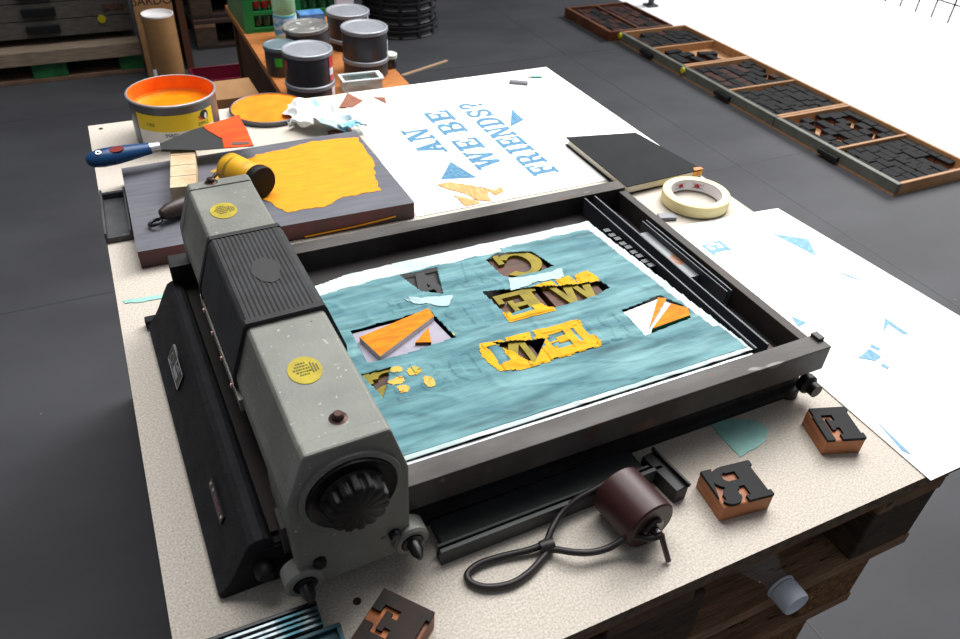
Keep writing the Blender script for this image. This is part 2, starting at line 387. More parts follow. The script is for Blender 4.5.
# ================================================================== lid of the tin
lid = empty('tin_lid', (.3175, 1.157, 0), 'round tin lid full of orange ink lying upside down on the board', 'lid')
LR = .0735
B().lathe([(0, .001), (LR-.001, .001), (LR, .003), (LR, .009), (LR-.002, .0105), (LR-.0035, .009)], 72).build('rim', M('lid_steel', '#5a5b60', .4, .6), lid)
B().lathe([(LR-.0035, .0095), (LR-.005, .0075), (LR*.5, .0078), (0, .0076)], 72).build('ink', ORG, lid)

# ================================================================== crumpled paper towel
def crumple(nx, ny, w, h, seed, fold=.03):
    rnd = random.Random(seed)
    from mathutils import noise
    V = []
    for jy in range(ny+1):
        for ix in range(nx+1):
            u, v = ix/nx - .5, jy/ny - .5
            d = Vector((u*3 + seed, v*3, seed*.7))
            n1 = noise.noise_vector(d); n2 = noise.noise_vector(d*2.7)
            x = u*w*(1 - .35*abs(v)) + n1.x*fold*.5 + n2.x*.003; y = v*h*(1-.3*abs(u)) + n1.y*fold*.5 + n2.y*.003
            z = max(.0012, .014 + n1.z*fold*.55 + n2.z*.004 + abs(math.sin(u*14 + v*8))*.006)
            V.append((x, y, z))
    F = [[a*(nx+1)+c, a*(nx+1)+c+1, (a+1)*(nx+1)+c+1, (a+1)*(nx+1)+c] for a in range(ny) for c in range(nx)]
    return V, F
b = B(); V, F = crumple(40, 34, .125, .10, 5, .045); b.add(V, F, 0, True)
V, F = crumple(26, 14, .075, .03, 9, .02); b.add([(x+.058, y-.042+.02, z*.7) for x, y, z in V], F, 0, True)
tw = b.build('paper_towel', M('tissue_towel', '#eef3f3', .8, 0, '#86c0d8', 20, lo=.54, hi=.64, bump=.2, bscale=90), loc=(.387, 1.072, .001), rz=-.5, fix=False)
tag(tw, 'crumpled white and blue paper towel beside the orange lid', 'paper towel')
m = tw.modifiers.new('s', 'SOLIDIFY'); m.thickness = .0006

# cut card scraps (reddish)
REDC = M('red_brown_card', '#7c4a38', .85, 0, '#8b5844', 60)
for poly, lb in (([(.485, 1.197), (.448, 1.131), (.472, 1.123), (.502, 1.148)], 'larger red-brown card offcut behind the crumpled paper towel'),
                 ([(.527, 1.160), (.549, 1.150), (.541, 1.119)], 'small red-brown triangular card offcut alone on the white sheet'),
                 ([(.395, 1.035), (.44, 1.038), (.437, 1.008), (.392, 1.008)], 'red-brown card offcut half under the paper towel beside the ink slab')):
    zz = .0011 if poly[0][0] > .44 else 0.0
    o = B().prism(poly, zz, zz+.0011).build('card_scrap', REDC, fix=False); tag(o, lb, 'card scrap', 'red-brown card offcuts')
ERS = M('grey_lead', '#6d7076', .5, .3)
o = B().box(-.02, .02, -.006, .006, 0, .006).build('metal_spacer', ERS, loc=(.845, 1.131, .0012), rz=-.55, bevel=.0006)
tag(o, 'small grey metal spacer near the far corner of the lettered sheet', 'spacer', 'loose grey metal spacers')
o = B().box(-.014, .014, -.0075, .0075, 0, .006).build('metal_spacer', ERS, loc=(.802, .543, .0002), rz=-.3, bevel=.0006)
tag(o, 'small grey metal spacer between the tape roll and the press', 'spacer', 'loose grey metal spacers')
o = B().box(-.011, .011, -.003, .003, 0, .003).build('pencil_stub', M('green_stub', '#2e7d74', .5), loc=(.9, 1.15, .0012), rz=-.3)
tag(o, 'tiny green stub at the far corner of the lettered sheet', 'pencil stub')
o2 = B().box(-.006, .004, -.0018, .0018, 0, .002).build('tip', M('brown_tip', '#8a5a4a', .6), o, loc=(-.013, .002, 0))

# yellow wood veneer scraps on the sheet
VEN = M('yellow_veneer', '#cda468', .7, 0, '#ad6b24', 30, (14, 2, 1), lo=.4, hi=.7, spots=[('#7a4a1a', 60, .74)])
for poly, lb in (([(.505, .772), (.528, .772), (.558, .748), (.575, .725), (.565, .690), (.545, .700), (.535, .728), (.515, .752)], 'long strip of torn yellow wood veneer on the white sheet'),
                 ([(.515, .728), (.54, .705), (.545, .690), (.518, .690)], 'short torn piece of yellow veneer nearest the press rail'),
                 ([(.566, .742), (.585, .722), (.602, .728), (.598, .712), (.580, .705)], 'thin yellow veneer splinter beside the torn strip')):
    o = B().prism(rough_poly(poly, .006, .0015, 8), .001, .0022).build('veneer_scrap', VEN, fix=False); tag(o, lb, 'veneer scrap', 'torn yellow veneer scraps')

# ================================================================== notebook
nb = empty('notebook', (.862, .726, .002), 'black covered notebook with cream pages lying on the white sheet', 'notebook')
q = [(-.078, .105), (.058, .078), (.082, -.090), (-.080, -.097)]
q2 = [(-.0745, .100), (.056, .0745), (.082, -.0895), (-.0745, -.0945)]
B().prism(q2, .0015, .0135).build('page_block', M('cream_pages', '#e9e2d2', .8, 0, '#d8cfbb', 30, (1, 1, 60)), nb, fix=False)
B().prism(q, 0, .0015).build('back_cover', M('notebook_black', '#131518', .8, 0, '#181b1f', 20, spec=.2), nb, fix=False, bevel=.0005)
B().prism(q, .0135, .0152).build('front_cover', M('notebook_black', '#25282d', .5), nb, fix=False, bevel=.0006)
B().prism(rough_poly([(.060, -.0885), (.0825, -.0905), (.0835, -.082), (.07, -.080)], .003, .001, 2), .0152, .0157).build('ink_stain', M('orange_stain', '#d9731a', .5), nb, fix=False)
B().box(.062, .0815, -.0908, -.0885, .005, .0135).build('ink_stain', M('yellow_stain', '#e0b83a', .5, 0, '#d9731a', 120), nb)

# ================================================================== masking tape
tp = empty('tape_roll', (.876, .568, .0022), 'roll of cream masking tape lying flat beside the black notebook', 'tape')
B().lathe([(.042, 0), (.0535, 0), (.0545, .001), (.0545, .018), (.0535, .019), (.042, .019)], 80).build('tape', M('masking_tape', '#e6d9a6', .6, 0, '#d9ca92', 12, (1, 1, 30)), tp)
B().lathe([(.042, .019), (.0405, .019), (.0405, 0), (.042, 0)], 80).build('cardboard_core', M('core_grey', '#a9a59d', .7), tp)
core = band(0, 2*PI, .001, .018, .0403, 80).build('core_label', M('core_white', '#e6e4e6', .5), tp, fix=False)
RED = M('tape_red', '#b32734', .5)
for k, d in enumerate((-62, -22, 22, 62)):
    # inner far wall faces the viewer: letters run clockwise
    a = math.radians(118 - 0 + d - 8); b = B(); r = .0400
    poly = ell(0, 0, .0045, .0042, 16)
    b.add([(r*math.cos(a - x/r), r*math.sin(a - x/r), .009 + y) for x, y in poly], [list(range(16))]); b.build('emblem', RED, core, fix=False)
for a in (98, 148, 52):
    a = math.radians(a - 6); v, f = text2d('TEXAT', .0058); b = B(); r = .0400
    b.add([(r*math.cos(a - x*1.2/r), r*math.sin(a - x*1.2/r), .012 + y) for x, y in v], f); b.build('print', RED, core, fix=False)
    b = B(); b.add([(r*math.cos(a - x/r), r*math.sin(a - x/r), .0065 + y) for x, y in R_(-.009, -.0006, .009, .0006)], [[0, 1, 2, 3]]); b.build('print', M('grey_print', '#7d7f95', .6), core, fix=False)

# ================================================================== steel channel and spatula, brayer on the slab
def channel(b, L, w, h, t=.003):
    b.box(0, w, 0, L, 0, t); b.box(0, t, 0, L, t, h); b.box(w-t, w, 0, L, t, h); return b
ch = channel(B(), .135, .036, .017).box(.003, .033, .0, .006, .003, .009).box(.003, .033, .129, .135, .003, .012).build('steel_channel', M('old_steel_channel', '#3a3c3f', .5, .3, '#4d4f50', 25, spots=[('#6d6e6e', 90, .7)]), loc=(-.0005, .774, 0), rz=-.02, bevel=.0005)
tag(ch, 'short dark steel U channel beside the grey ink slab', 'steel channel')

LW = M('pale_wood', '#ccb99c', .75, 0, '#b79f7e', 26, (1, 1, 1), lo=.4, hi=.62)
wr = empty('wooden_rest', (.1275, .885, .0275), 'pale notched wooden rest on the ink slab under the spatula', 'wooden rest', rz=-.14)
for k in range(4):
    y = -.072 + k*.036
    rings = B().box(-.0185, .0185, y+.0006, y+.0354, 0, .0215)
    seg = rings.build('wooden_segment', LW, wr, bevel=.0008)
    b = B()
    for rr in (.008, .013, .018):
        for P in arc(.0, y+.004, rr, rr*1.3, .0012, 12, 168, 12): 
            if all(abs(p[0]) < .0178 and p[1] < y+.034 for p in P): b.flat(P, .0217)
    b.build('growth_ring', M('ring_wood', '#bd9a66', .7), seg, fix=False)

sp = empty('spatula', (.007, .931, .0535), 'ink spatula with blue handle and orange-smeared blade resting on pale wood', 'spatula', rz=.10)
sp.rotation_euler = (.30, -.02, .10)
# handle along +x
HB = M('blue_handle', '#0b3560', .35, 0, '#0e4070', 20, spec=.4)
prof = [(0.0, -.012), (.006, -.010), (.010, -.004), (.0125, .010), (.0125, .03), (.0105, .055), (.0085, .075), (.008, .082), (0, .082)]
rm = Matrix.Rotation(PI/2, 4, 'Y')
b = B().lathe(prof, 28, mat=Matrix.Diagonal((1, 1.25, 1, 1)) @ rm)
hd = b.build('handle', HB, sp, loc=(0, 0, .004))
B().prism(ell(.034, -.001, .0105, .0062, 28), .0115, .0128).build('badge', M('red_badge', '#74120f', .6, spec=.25), hd)
B().lathe([(.0024, .0136), (.0042, .0136), (.0042, .011), (.0024, .011)], 20).build('hang_hole', M('silver', '#c9cbd0', .3, .8), hd, loc=(.008, -.001, -.0005))
B().lathe([(0, .081), (.0082, .081), (.0072, .096), (0, .096)], 24, mat=Matrix.Diagonal((1, 1.2, 1, 1)) @ rm).build('ferrule', M('silver', '#c9cbd0'), sp, loc=(0, 0, .004))
BL = M('blade_dark', '#141518', .6, 0, '#1c1e21', 12, spec=.3)
bl = B().prism([(.09, -.007), (.10, -.0075), (.15, -.025), (.232, -.041), (.235, .038), (.15, .023), (.10, .008), (.09, .007)], .0022, .0034).build('blade', BL, sp)
B().prism(rough_poly([(.186, -.0315), (.2322, -.0405), (.2348, .0375), (.172, .0265), (.176, .012), (.19, -.01)], .006, .0008, 4), .0034, .0044).build('ink', M('orange_red_ink', '#e2560c', .65, 0, '#c4420c', 14, (1, 5, 1), bump=.1, spec=.2), bl, fix=False)
B().prism([(.2, -.03), (.226, -.036), (.228, -.031), (.203, -.024)], .0044, .0049).build('ink_scratch', M('dark_scratch', '#4a1d0c', .5), bl, fix=False)

# small brayer: frame origin at roller centre, handle toward -x
br = empty('brayer', (.204, .819, .0283), 'small brayer with dark wooden handle and yellow inked roller on the ink slab', 'brayer', rz=.47)
axm = Matrix.Rotation(PI/2, 4, 'X')           # lathe axis -> -y .. y
rl = B().lathe([(0, -.030), (.023, -.030), (.0235, -.029), (.0235, .032), (.023, .033), (0, .033)], 48, mat=Matrix.Translation((0, 0, .0237)) @ axm).build('roller', M('yellow_inked_roller', '#d9a010', .5, 0, '#7d6a1c', 26, (1, 5, 1), lo=.5, hi=.68), br)
B().lathe([(0, .0335), (.018, .0335), (.024, .034), (.025, .037), (.025, .045), (.0235, .048), (.016, .0485), (0, .0485)], 40, mat=Matrix.Translation((0, 0, .0237+.0015)) @ axm).build('end_disc', M('black_rubber_disc', '#070707', .6, 0, spec=.25), br)
B().lathe([(0, -.036), (.008, -.036), (.008, -.03), (0, -.03)], 20, mat=Matrix.Translation((0, 0, .0237)) @ axm).build('axle_nut', BLK, br)
B().tube([(0, -.052, .0237), (0, .037, .0237)][::-1] if 0 else [(0, .036, .0237), (-.016, .037, .020), (-.040, .028, .015), (-.058, .004, .0135), (-.066, 0, .0135)], .0028).build('fork', BLK, br)
B().lathe([(0, 0), (.0075, 0), (.0105, .015), (.0130, .045), (.0115, .066), (.007, .077), (0, .079)], 28, mat=Matrix.Translation((-.064, 0, .0135)) @ Matrix.Rotation(-PI/2, 4, 'Y')).build('handle', M('dark_brown_wood', '#3b2a26', .4, 0, '#2b1f1d', 18, (1, 8, 8)), br)
b = B().tube([(-.152 + .0085*math.cos(2*PI*k/24), .0085*math.sin(2*PI*k/24), .006 + .0025*math.cos(2*PI*k/24+1)) for k in range(24)], .0024, 8, closed=True).tube([(-.1435, 0, .0085), (-.138, 0, .0125)], .0022, 8)
b.build('hanging_ring', M('dark_iron_ring', '#24282c', .35, .6), br)

# ================================================================== the proof press
pr = empty('proof_press', (.39, .345, .0004), 'grey and black tabletop proof press with long steel bed on the chipboard', 'printing press')
O = Vector((.39, .345, 0))
def part(b, name, mat, parent=None, bevel=0, fix=True, tilt=0, tc=(.1, .34)):
    if tilt: b.xf(Matrix.Translation((*tc, 0)) @ Matrix.Rotation(tilt, 4, 'Z') @ Matrix.Translation((-tc[0], -tc[1], 0)))
    if parent is None or parent is pr: b.xf(Matrix.Translation(-O)); return b.build(name, mat, pr, bevel=bevel, fix=fix)
    b.xf(Matrix.Translation(-O)); return b.build(name, mat, parent, bevel=bevel, fix=fix)
T = .030
# bed body, stepped sides
body = [(.150, 0), (.150, .010), (.157, .014), (.157, .030), (.149, .034), (.149, .0475), (.541, .0475), (.541, .034), (.533, .030), (.533, .014), (.541, .010), (.541, 0)]
part(B().ext(body, 'x', .085, .702), 'bed', CAST, bevel=.001)
part(B().box(.105, .676, .163, .530, .047, .0525), 'bed_plate', M('oily_bed_plate', '#1c1a1b', .6, .0, '#262120', 9, spec=.3))
part(B().box(.10, .7075, .1385, .1625, .0475, .0805), 'front_rail', RUSTY, bevel=.0008)
part(B().box(.699, .7075, .150, .1625, .0805, .0845), 'rail_stop', RUSTY, bevel=.0006)
part(B().box(.10, .700, .5305, .5535, .0475, .0805), 'rear_rail', RUSTY, bevel=.0008)
part(B().box(.688, .7005, .163, .530, .03, .0765), 'end_rail', BROWNST, bevel=.0008)
part(B().box(.639, .676, .163, .53, .0525, .0535), 'bed_strip', M('rusty_bed_strip', '#5e4c42', .6, 0, '#453830', 14))
part(B().lathe([(0, 0), (.010, 0), (.012, .003), (.012, .010), (.008, .014), (.008, .022), (0, .022)], 24, mat=Matrix.Translation((.699, .150, .024)) @ Matrix.Rotation(PI/2, 4, 'X')), 'clamp_knob', BLK)
part(B().lathe([(0, 0), (.013, 0), (.012, .012), (0, .012)], 24, mat=Matrix.Translation((.69, .158, 0))), 'rubber_foot', RUB)
# left end casting with concave sloping face
cp = [(.040, 0), (.037, .002), (.036, .007), (.041, .011), (.046, .016), (.0525, .027), (.0585, .039), (.064, .050), (.0685, .0575), (.074, .0605), (.081, .0605), (.085, .058), (.089, .050), (.105, .049), (.105, 0)]
part(B().ext(cp, 'y', .150, .557), 'end_casting', CAST, tilt=T*.9, tc=(.06, .35), bevel=.001)
part(B().box(.088, .103, .16, .55, .05, .054), 'runner_strip', M('rusty_runner', '#24160f', .65, 0, '#15100e', 12, spec=.3), tilt=T, tc=(.09, .35))
part(B().lathe([(0, 0), (.009, 0), (.009, .012), (.006, .016), (0, .016)], 20, mat=Matrix.Translation((.082, .152, .028)) @ Matrix.Rotation(PI/2, 4, 'X')), 'casting_bolt', BLK)
part(B().box(.070, .105, .548, .575, .03, .085), 'end_stop', BLK, bevel=.0015)
part(B().box(.028, .046, .553, .566, 0, .012), 'casting_lug', CAST, bevel=.002)
# plates on the sloping face : local frame u along -y , v up the slope
def slope_plate(yc, L, W, sv, name, lines):
    a = Vector((.0525, yc, .027)); vdir = Vector((.012, 0, .023)).normalized(); u = Vector((.03, -1, 0)).normalized(); n = u.cross(vdir) 
    if n.x > 0: n = -n
    c = Vector((.0545 - T*(yc-.35)*.9, yc, .031)) + vdir*sv
    def P(x, y, h): return tuple(c + u*x + vdir*y + n*h)
    def rc(x0, y0, x1, y1, h, bb):
        bb.add([P(x0, y0, h), P(x1, y0, h), P(x1, y1, h), P(x0, y1, h), P(x0, y0, -.002), P(x1, y0, -.002), P(x1, y1, -.002), P(x0, y1, -.002)],
               [[0, 1, 2, 3], [0, 1, 5, 4], [1, 2, 6, 5], [2, 3, 7, 6], [3, 0, 4, 7]])
    return P, rc, L, W
PLW = M('plate_print', '#8f9096', .5)
PLB = M('plate_black', '#0e0e10', .35)
P, rc, L_, W_ = slope_plate(.432, .058, .020, 0, 'a', 0)
b = B(); rc(-.029, -.010, .029, .010, .0022, b); rp = part(b, 'nameplate', PLB)
b = B()
for x0, y0, x1, y1 in ((-.029, -.010, .029, -.009), (-.029, .009, .029, .010), (-.029, -.01, -.028, .01), (.028, -.01, .029, .01), (-.004, -.0065, .017, -.001),
                       (-.003, .002, .0005, .007), (.0025, .002, .006, .0045), (.008, .002, .0115, .007), (.0135, .0025, .016, .007)):
    rc(x0, y0, x1, y1, .0026, b)
for k in range(16):
    a0, a1 = 2*PI*k/16, 2*PI*(k+1)/16
    b.add([P(-.0165+.0065*math.cos(a0), .0065*math.sin(a0), .0027), P(-.0165+.0065*math.cos(a1), .0065*math.sin(a1), .0027), P(-.0165+.005*math.cos(a1), .005*math.sin(a1), .0027), P(-.0165+.005*math.cos(a0), .005*math.sin(a0), .0027)], [[0, 1, 2, 3]])
part(b, 'plate_marking', PLW, rp, fix=False)
P, rc, L_, W_ = slope_plate(.228, .046, .008, .004, 'b', 0)
b = B(); rc(-.025, -.0045, .025, .0045, .0022, b); rp = part(b, 'serial_plate', PLB)
b = B(); rc(-.0225, -.0012, -.0195, .0012, .0027, b); rc(.0195, -.0012, .0225, .0012, .0027, b); rc(-.014, -.001, -.0105, .002, .0026, b); part(b, 'plate_pin', M('pin', '#b9a7a7', .4, .6), rp, fix=False)
b = B()
for x in (-.004, .0005, .005, .0095, .0135): rc(x, -.002, x+.003, .0022, .0026, b)
part(b, 'plate_marking', M('plate_purple', '#6e4a58', .5), rp, fix=False)

# carriage
def car(b, name, mat, parent, bevel=0, fix=True):
    b.xf(Matrix.Translation((-.0055, 0, 0))); return part(b, name, mat, parent, bevel, fix, T, (.155, .345))
shell = [(.104, .100), (.104, .126), (.108, .136), (.1200, .1735), (.1225, .1765), (.1885, .1765), (.1905, .1735), (.2035, .126), (.2035, .100)]
g = car(B().ext(shell, 'y', .130, .556), 'carriage', GREY, pr, bevel=.0015)
platep = [(.119, .021), (.193, .021), (.2035, .040), (.2035, .128), (.1905, .1745), (.1885, .1785), (.1225, .1785), (.1200, .1745), (.104, .128), (.1035, .070), (.1045, .045)]
near = car(B().ext(platep, 'y', .119, .134), 'end_plate', GREY, g, bevel=.002)
car(B().ext([(x, z) for x, z in platep], 'y', .551, .567), 'end_plate', GREY, g, bevel=.002)
car(B().ext([(.104, .07), (.104, .1), (.112, .1), (.112, .085)], 'y', .13, .19), 'side_gusset', GREY, g)
# raised bezel, black ring, scalloped knob
rx = Matrix.Rotation(PI/2, 4, 'X')            # lathe z -> -y
def onface(x, z, y=.119): return Matrix.Translation((x, y, z)) @ rx
KC = (.1545, .125)
car(B().lathe([(.0365, 0), (.0425, .0), (.042, .003), (.038, .0035), (.0365, .002)], 56, mat=onface(*KC)), 'bezel', GREY, near)
car(B().lathe([(0, .004), (.034, .004), (.036, .0055), (.037, .003), (.037, 0)], 56, mat=onface(*KC)), 'knob_ring', BLK, near)
b = B(); seg = 120; prf = [(0, .022), (.0195, .022), (.0235, .021), (.025, .019), (.0255, .008), (.027, .0055)]
v = []; f = []
for k in range(seg):
    a = 2*PI*k/seg; sfl = .0022*max(0, math.cos(a*14))**.6 if math.cos(a*14) > 0 else 0
    for i, (r, z) in enumerate(prf):
        rr = r - (sfl*1.4 if 1 < i < 5 else 0)
        v.append(onface(*KC) @ Vector((rr*math.cos(a), rr*math.sin(a), z)))
for k in range(seg):
    for i in range(len(prf)-1): f.append([k*6+i, ((k+1) % seg)*6+i, ((k+1) % seg)*6+i+1, k*6+i+1])
b.add(v, f, 0, True); car(b, 'adjusting_knob', M('bakelite_black', '#0c0c0d', .5, spec=.3), near)
for x, z in ((.1075, .035), (.2030, .036)):
    car(B().lathe([(0, -.012), (.0165, -.012), (.0165, .004), (.014, .006), (.0105, .006), (.0105, .003), (0, .003)], 36, mat=onface(x, z)), 'roller_boss', GREY, near)
    car(B().lathe([(.0095, .003), (.0095, .007), (.0062, .008), (.0055, .017), (.002, .024), (0, .0245)], 24, mat=onface(x, z)), 'axle_pin', M('pin_black', '#0c0c0d', .4), near)
for x, z in ((.1225, .052), (.1885, .051)):
    car(B().lathe([(.0055, 0), (.0055, .004), (.004, .006), (0, .006)], 18, mat=onface(x, z)), 'bolt', M('bolt_black', '#1a1716', .35, .4), near)
for x, y in ((.1575, .148), (.147, .560)):
    car(B().lathe([(.0075, .0), (.005, .0006), (.0045, .001), (.0043, .0045), (.003, .0055), (0, .0055)], 24, mat=Matrix.Translation((x, y, .1765+.002*(y > .5)))), 'top_screw', BRASSY, g)
# ribbed rubber pad wrapped over the shell
def surf(n=None):
    pts = [Vector((.105, .108)), Vector((.105, .127)), Vector((.1202, .1745)), Vector((.1225, .1778)), Vector((.1885, .1778)), Vector((.1908, .1745)), Vector((.2045, .127)), Vector((.2045, .108))]
    return pts
base = surf(); out = []
for i in range(len(base)-1):
    a, c = base[i], base[i+1]; d = c - a; n = max(1, int(d.length/.00108)); nn = Vector((-d.y, d.x)).normalized()
    for k in range(n):
        s_ = i*1000+k
        edge_top = (i == 3 and (k < 3 or k > n-4))
        h = .0030 if (k % 4 < 2 or edge_top or i in (2, 4)) else .0024
        out.append(a + d*k/n + nn*h)
out.append(base[-1] + Vector((.003, 0)))
prof = [(p.x, p.y) for p in out] + [(p.x, p.y) for p in base[::-1]]
pad = car(B().ext(prof, 'y', .290, .434), 'grip_pad', RUB, g)
fr = [(p.x, p.y) for p in [q + (q-Vector((.155, .12))).normalized()*.0042 for q in base]] + [(p.x, p.y) for p in base[::-1]]
car(B().ext(fr, 'y', .284, .2905), 'pad_border', RUB, pad); car(B().ext(fr, 'y', .4335, .440), 'pad_border', RUB, pad)
car(B().prism(rough_poly(ell(.158, .36, .013, .022, 20), .004, .0015, 9), .1778, .1811), 'worn_patch', M('worn_rubber', '#1e2022', .65), pad)
car(B().ext([(.1005, .098), (.1005, .112), (.104, .112), (.104, .098)], 'y', .268, .445), 'clamp_strip', M('clamp_grey', '#8e8a86', .4, .5), g)
for k in range(4): car(B().lathe([(.0028, 0), (.0026, .0018), (0, .0024)], 14, mat=Matrix.Translation((.1005, .298+.042*k, .105)) @ Matrix.Rotation(-PI/2, 4, 'Y')), 'rivet', M('rivet', '#b58f86', .35, .6), g)
# yellow round badges
YB = M('badge_yellow', '#b3a21b', .65, 0, '#9c8a17', 60)
for k, (x, y, txt) in enumerate(((.1465, .494, ('TEST', 'OK', '1978')), (.1505, .211, ('TEST', 'OK', '1981')))):
    e = rot(ell(x, y, .0140, .0172, 40), .0)
    bg = car(B().prism(e, .1763, .1771), 'round_sticker', YB, g)
    b = B(); rr = random.Random(k)
    # small blurred rows of print, not readable in the photograph
    for row in range(5):
        xx = -.0095 + .002*abs(row-2)
        while xx < .004 - .001*abs(row-2):
            w_ = rr.uniform(.0008, .0022); b.flat(R_(x+xx, y+.008-row*.0036, x+xx+w_, y+.0098-row*.0036), .17745); xx += w_ + .0006
    for q_ in range(3): b.flat(R_(x+.0055+.0022*q_, y-.006+.001*q_, x+.0066+.0022*q_, y+.008-.002*q_), .17745)
    car(b, 'print', M('badge_print', '#5a5412', .6), bg, fix=False)
car(B().box(.112, .196, .155, .535, .060, .0995), 'impression_cylinder_housing', BLK, g)
# the real impression cylinder underneath
car(B().lathe([(0, 0), (.018, 0), (.018, .37), (0, .37)], 32, mat=Matrix.Translation((.156, .535, .0795)) @ rx), 'impression_cylinder', STEEL, g)

# ================================================================== forme in the press bed
SH = .0760
WT = M('worn_wood_type', '#5a3018', .65, 0, '#361d0f', 20, (1, 6, 1))
TYD = M('type_black', '#1f2023', .7, 0, '#2c2d31', 40)
OLV = M('olive_yellow_ink', '#8f7f18', .6, 0, '#75690f', 60, spec=.25)
GB = 'wood type letters under the frisket sheet'
def typeblock(ch, x0, x1, y0, y1, face, label, z0=.0525, zt=SH-.0012, body=WT, mirror=True, name='wood_type_block', pad=.004, grp=GB):
    cx, cy = (x0+x1)/2, (y0+y1)/2
    t = empty(name, (cx, cy, z0), label, 'wood type', grp)
    w, P = glyph(ch); hx, hy = (x1-x0)/2, (y1-y0)/2; h = zt - z0
    B().box(-hx-pad*.3, hx+pad*.3, -hy-pad*.4, hy+pad*.4, 0, h-.004).build('block', body, t, bevel=.0006)
    b = B()
    for poly in P:
        q = [((hx - x/w*2*hx) if mirror else (x/w*2*hx - hx), y*2*hy - hy) for x, y in poly]
        b.prism(q, h-.0045, h)
    b.build('letter_face', face, t, fix=False)
    return t
typeblock('C', .435, .497, .392, .445, OLV, 'yellow inked wood type letter C showing through the rear cut-out')
typeblock('A', .318, .366, .395, .445, TYD, 'uninked black wood type letter A in its cut-out near the carriage', body=TYD)
typeblock('W', .468, .535, .318, .368, OLV, 'yellow inked wood type letter W in the middle cut-out')
typeblock('E', .402, .458, .318, .368, OLV, 'yellow inked wood type letter E beside the W in the middle cut-out')
typeblock('N', .353, .405, .242, .292, OLV, 'wood type letter N seen through the small triangular cut-out')
typeblock('S', .218, .268, .245, .298, OLV, 'brown wood type letter half hidden beside the press carriage')
# tissue sheet ------------------------------------------------
holes = [[(.429, .438), (.448, .448), (.492, .436), (.503, .396), (.482, .393), (.442, .393), (.434, .400)],
         [(.318, .447), (.366, .446), (.352, .393), (.330, .408)],
         [(.396, .381), (.462, .364), (.50, .352), (.540, .347), (.543, .330), (.515, .321), (.455, .322), (.45, .332), (.403, .330)],
         [(.231, .367), (.325, .371), (.333, .315), (.271, .309), (.231, .311)],
         [(.531, .287), (.592, .295), (.606, .260), (.597, .244), (.530, .238)],
         [(.366, .291), (.423, .274), (.392, .243)],
         [(.220, .297), (.251, .294), (.237, .268), (.229, .256)]]
emb = []
for ch, x0, x1, y0, y1 in (('B', .335, .378, .318, .366), ('E', .285, .328, .378, .402), ('?', .232, .262, .243, .29), ('S', .268, .303, .243, .292), ('D', .307, .35, .243, .292),
                           ('N', .353, .405, .242, .292), ('E', .412, .468, .242, .29), ('I', .472, .487, .242, .29), ('R', .489, .53, .242, .29), ('W', .468, .535, .318, .368), ('E', .402, .458, .318, .368), ('A', .38, .425, .395, .445), ('C', .435, .497, .392, .445)):
    w, P = glyph(ch); emb.append(((x0, x1, y0, y1), [[(x1 - x/w*(x1-x0), y0 + y*(y1-y0)) for x, y in p] for p in P]))
from mathutils import noise
X0, X1, Y0, Y1 = .206, .626, .1715, .474
NX, NY = 300, 216
def hgt(x, y):
    z = SH + 0.0005*noise.noise(Vector((x*9, y*34, 1.3))) + .0004*noise.noise(Vector((x*30+y*20, y*60-x*30, 4))) + .0005*noise.noise(Vector((x*90, y*120, 7)))
    w = abs(noise.noise(Vector((x*14 + y*9, y*22 - x*5, 9))))
    z += .0014*max(0, .12-w)/.12*.7                                   # sharp creases
    for (a, c, d, e), polys in emb:
        if a-.001 < x < c+.001 and d-.001 < y < e+.001:
            if any(inpoly(x, y, p) for p in polys): z += .0009
            break
    return z
def edge(x, y):      # outline of the sheet (slightly uneven)
    xr = .600 + (.474 - y)/.30*.027
    yb = .447 + .012*(x-.206)/.05 if x < .256 else .459 + .0075*min(1, (x-.256)/.2)
    return x < xr and y < yb + .012
V = []; cache = {}
for jy in range(NY+1):
    for ix in range(NX+1):
        x, y = X0 + (X1-X0)*ix/NX, Y0 + (Y1-Y0)*jy/NY
        V.append((x, y, hgt(x, y)))
F = []; MI = []
for jy in range(NY):
    for ix in range(NX):
        x, y = X0 + (X1-X0)*(ix+.5)/NX, Y0 + (Y1-Y0)*(jy+.5)/NY
        if not edge(x, y) or any(inpoly(x, y, h) for h in holes): continue
        xr = .600 + (.474 - y)/.30*.027; yb = .459 + .012 + (.0075 if x > .456 else 0)
        white = y > yb - .022 + .003*noise.noise(Vector((x*40, 0, 0))) - .03*max(0, .30-x)/.1*.3 or x > xr - (.012 if y > .22 else .004)
        strip = y < .1765
        F.append([jy*(NX+1)+ix, jy*(NX+1)+ix+1, (jy+1)*(NX+1)+ix+1, (jy+1)*(NX+1)+ix]); MI.append(1 if white or strip else 0)
fs = empty('frisket_sheet', (.41, .32, SH), 'teal tissue sheet with cut-outs and white border stretched over the type', 'tissue sheet')
TEAL = M('teal_tissue', '#42707a', .65, 0, '#6d9ba1', 9, (1, 7, 1), detail=9, lo=.36, hi=.66, bump=.25, bscale=60, spots=[('#7da9ae', 5, .52, .22), ('#2c5159', 6.3, .55, .2)], spec=.25)
TWH = M('white_tissue', '#c9d1d1', .7, 0, '#a9bcbd', 18)
for nm, k, mt in (('tissue', 0, TEAL), ('white_border', 1, TWH)):
    b = B(); used = {}
    for f_, mi in zip(F, MI):
        if mi != k: continue
        q = []
        for i in f_:
            if i not in used: used[i] = len(b.v); b.v.append((V[i][0]-.41, V[i][1]-.32, V[i][2]-SH))
            q.append(used[i])
        b.f.append(q); b.mi.append(0); b.sm.append(True)
    o = b.build(nm, mt, fs, fix=False)
    m = o.modifiers.new('s', 'SOLIDIFY'); m.thickness = .0003; m.offset = -1
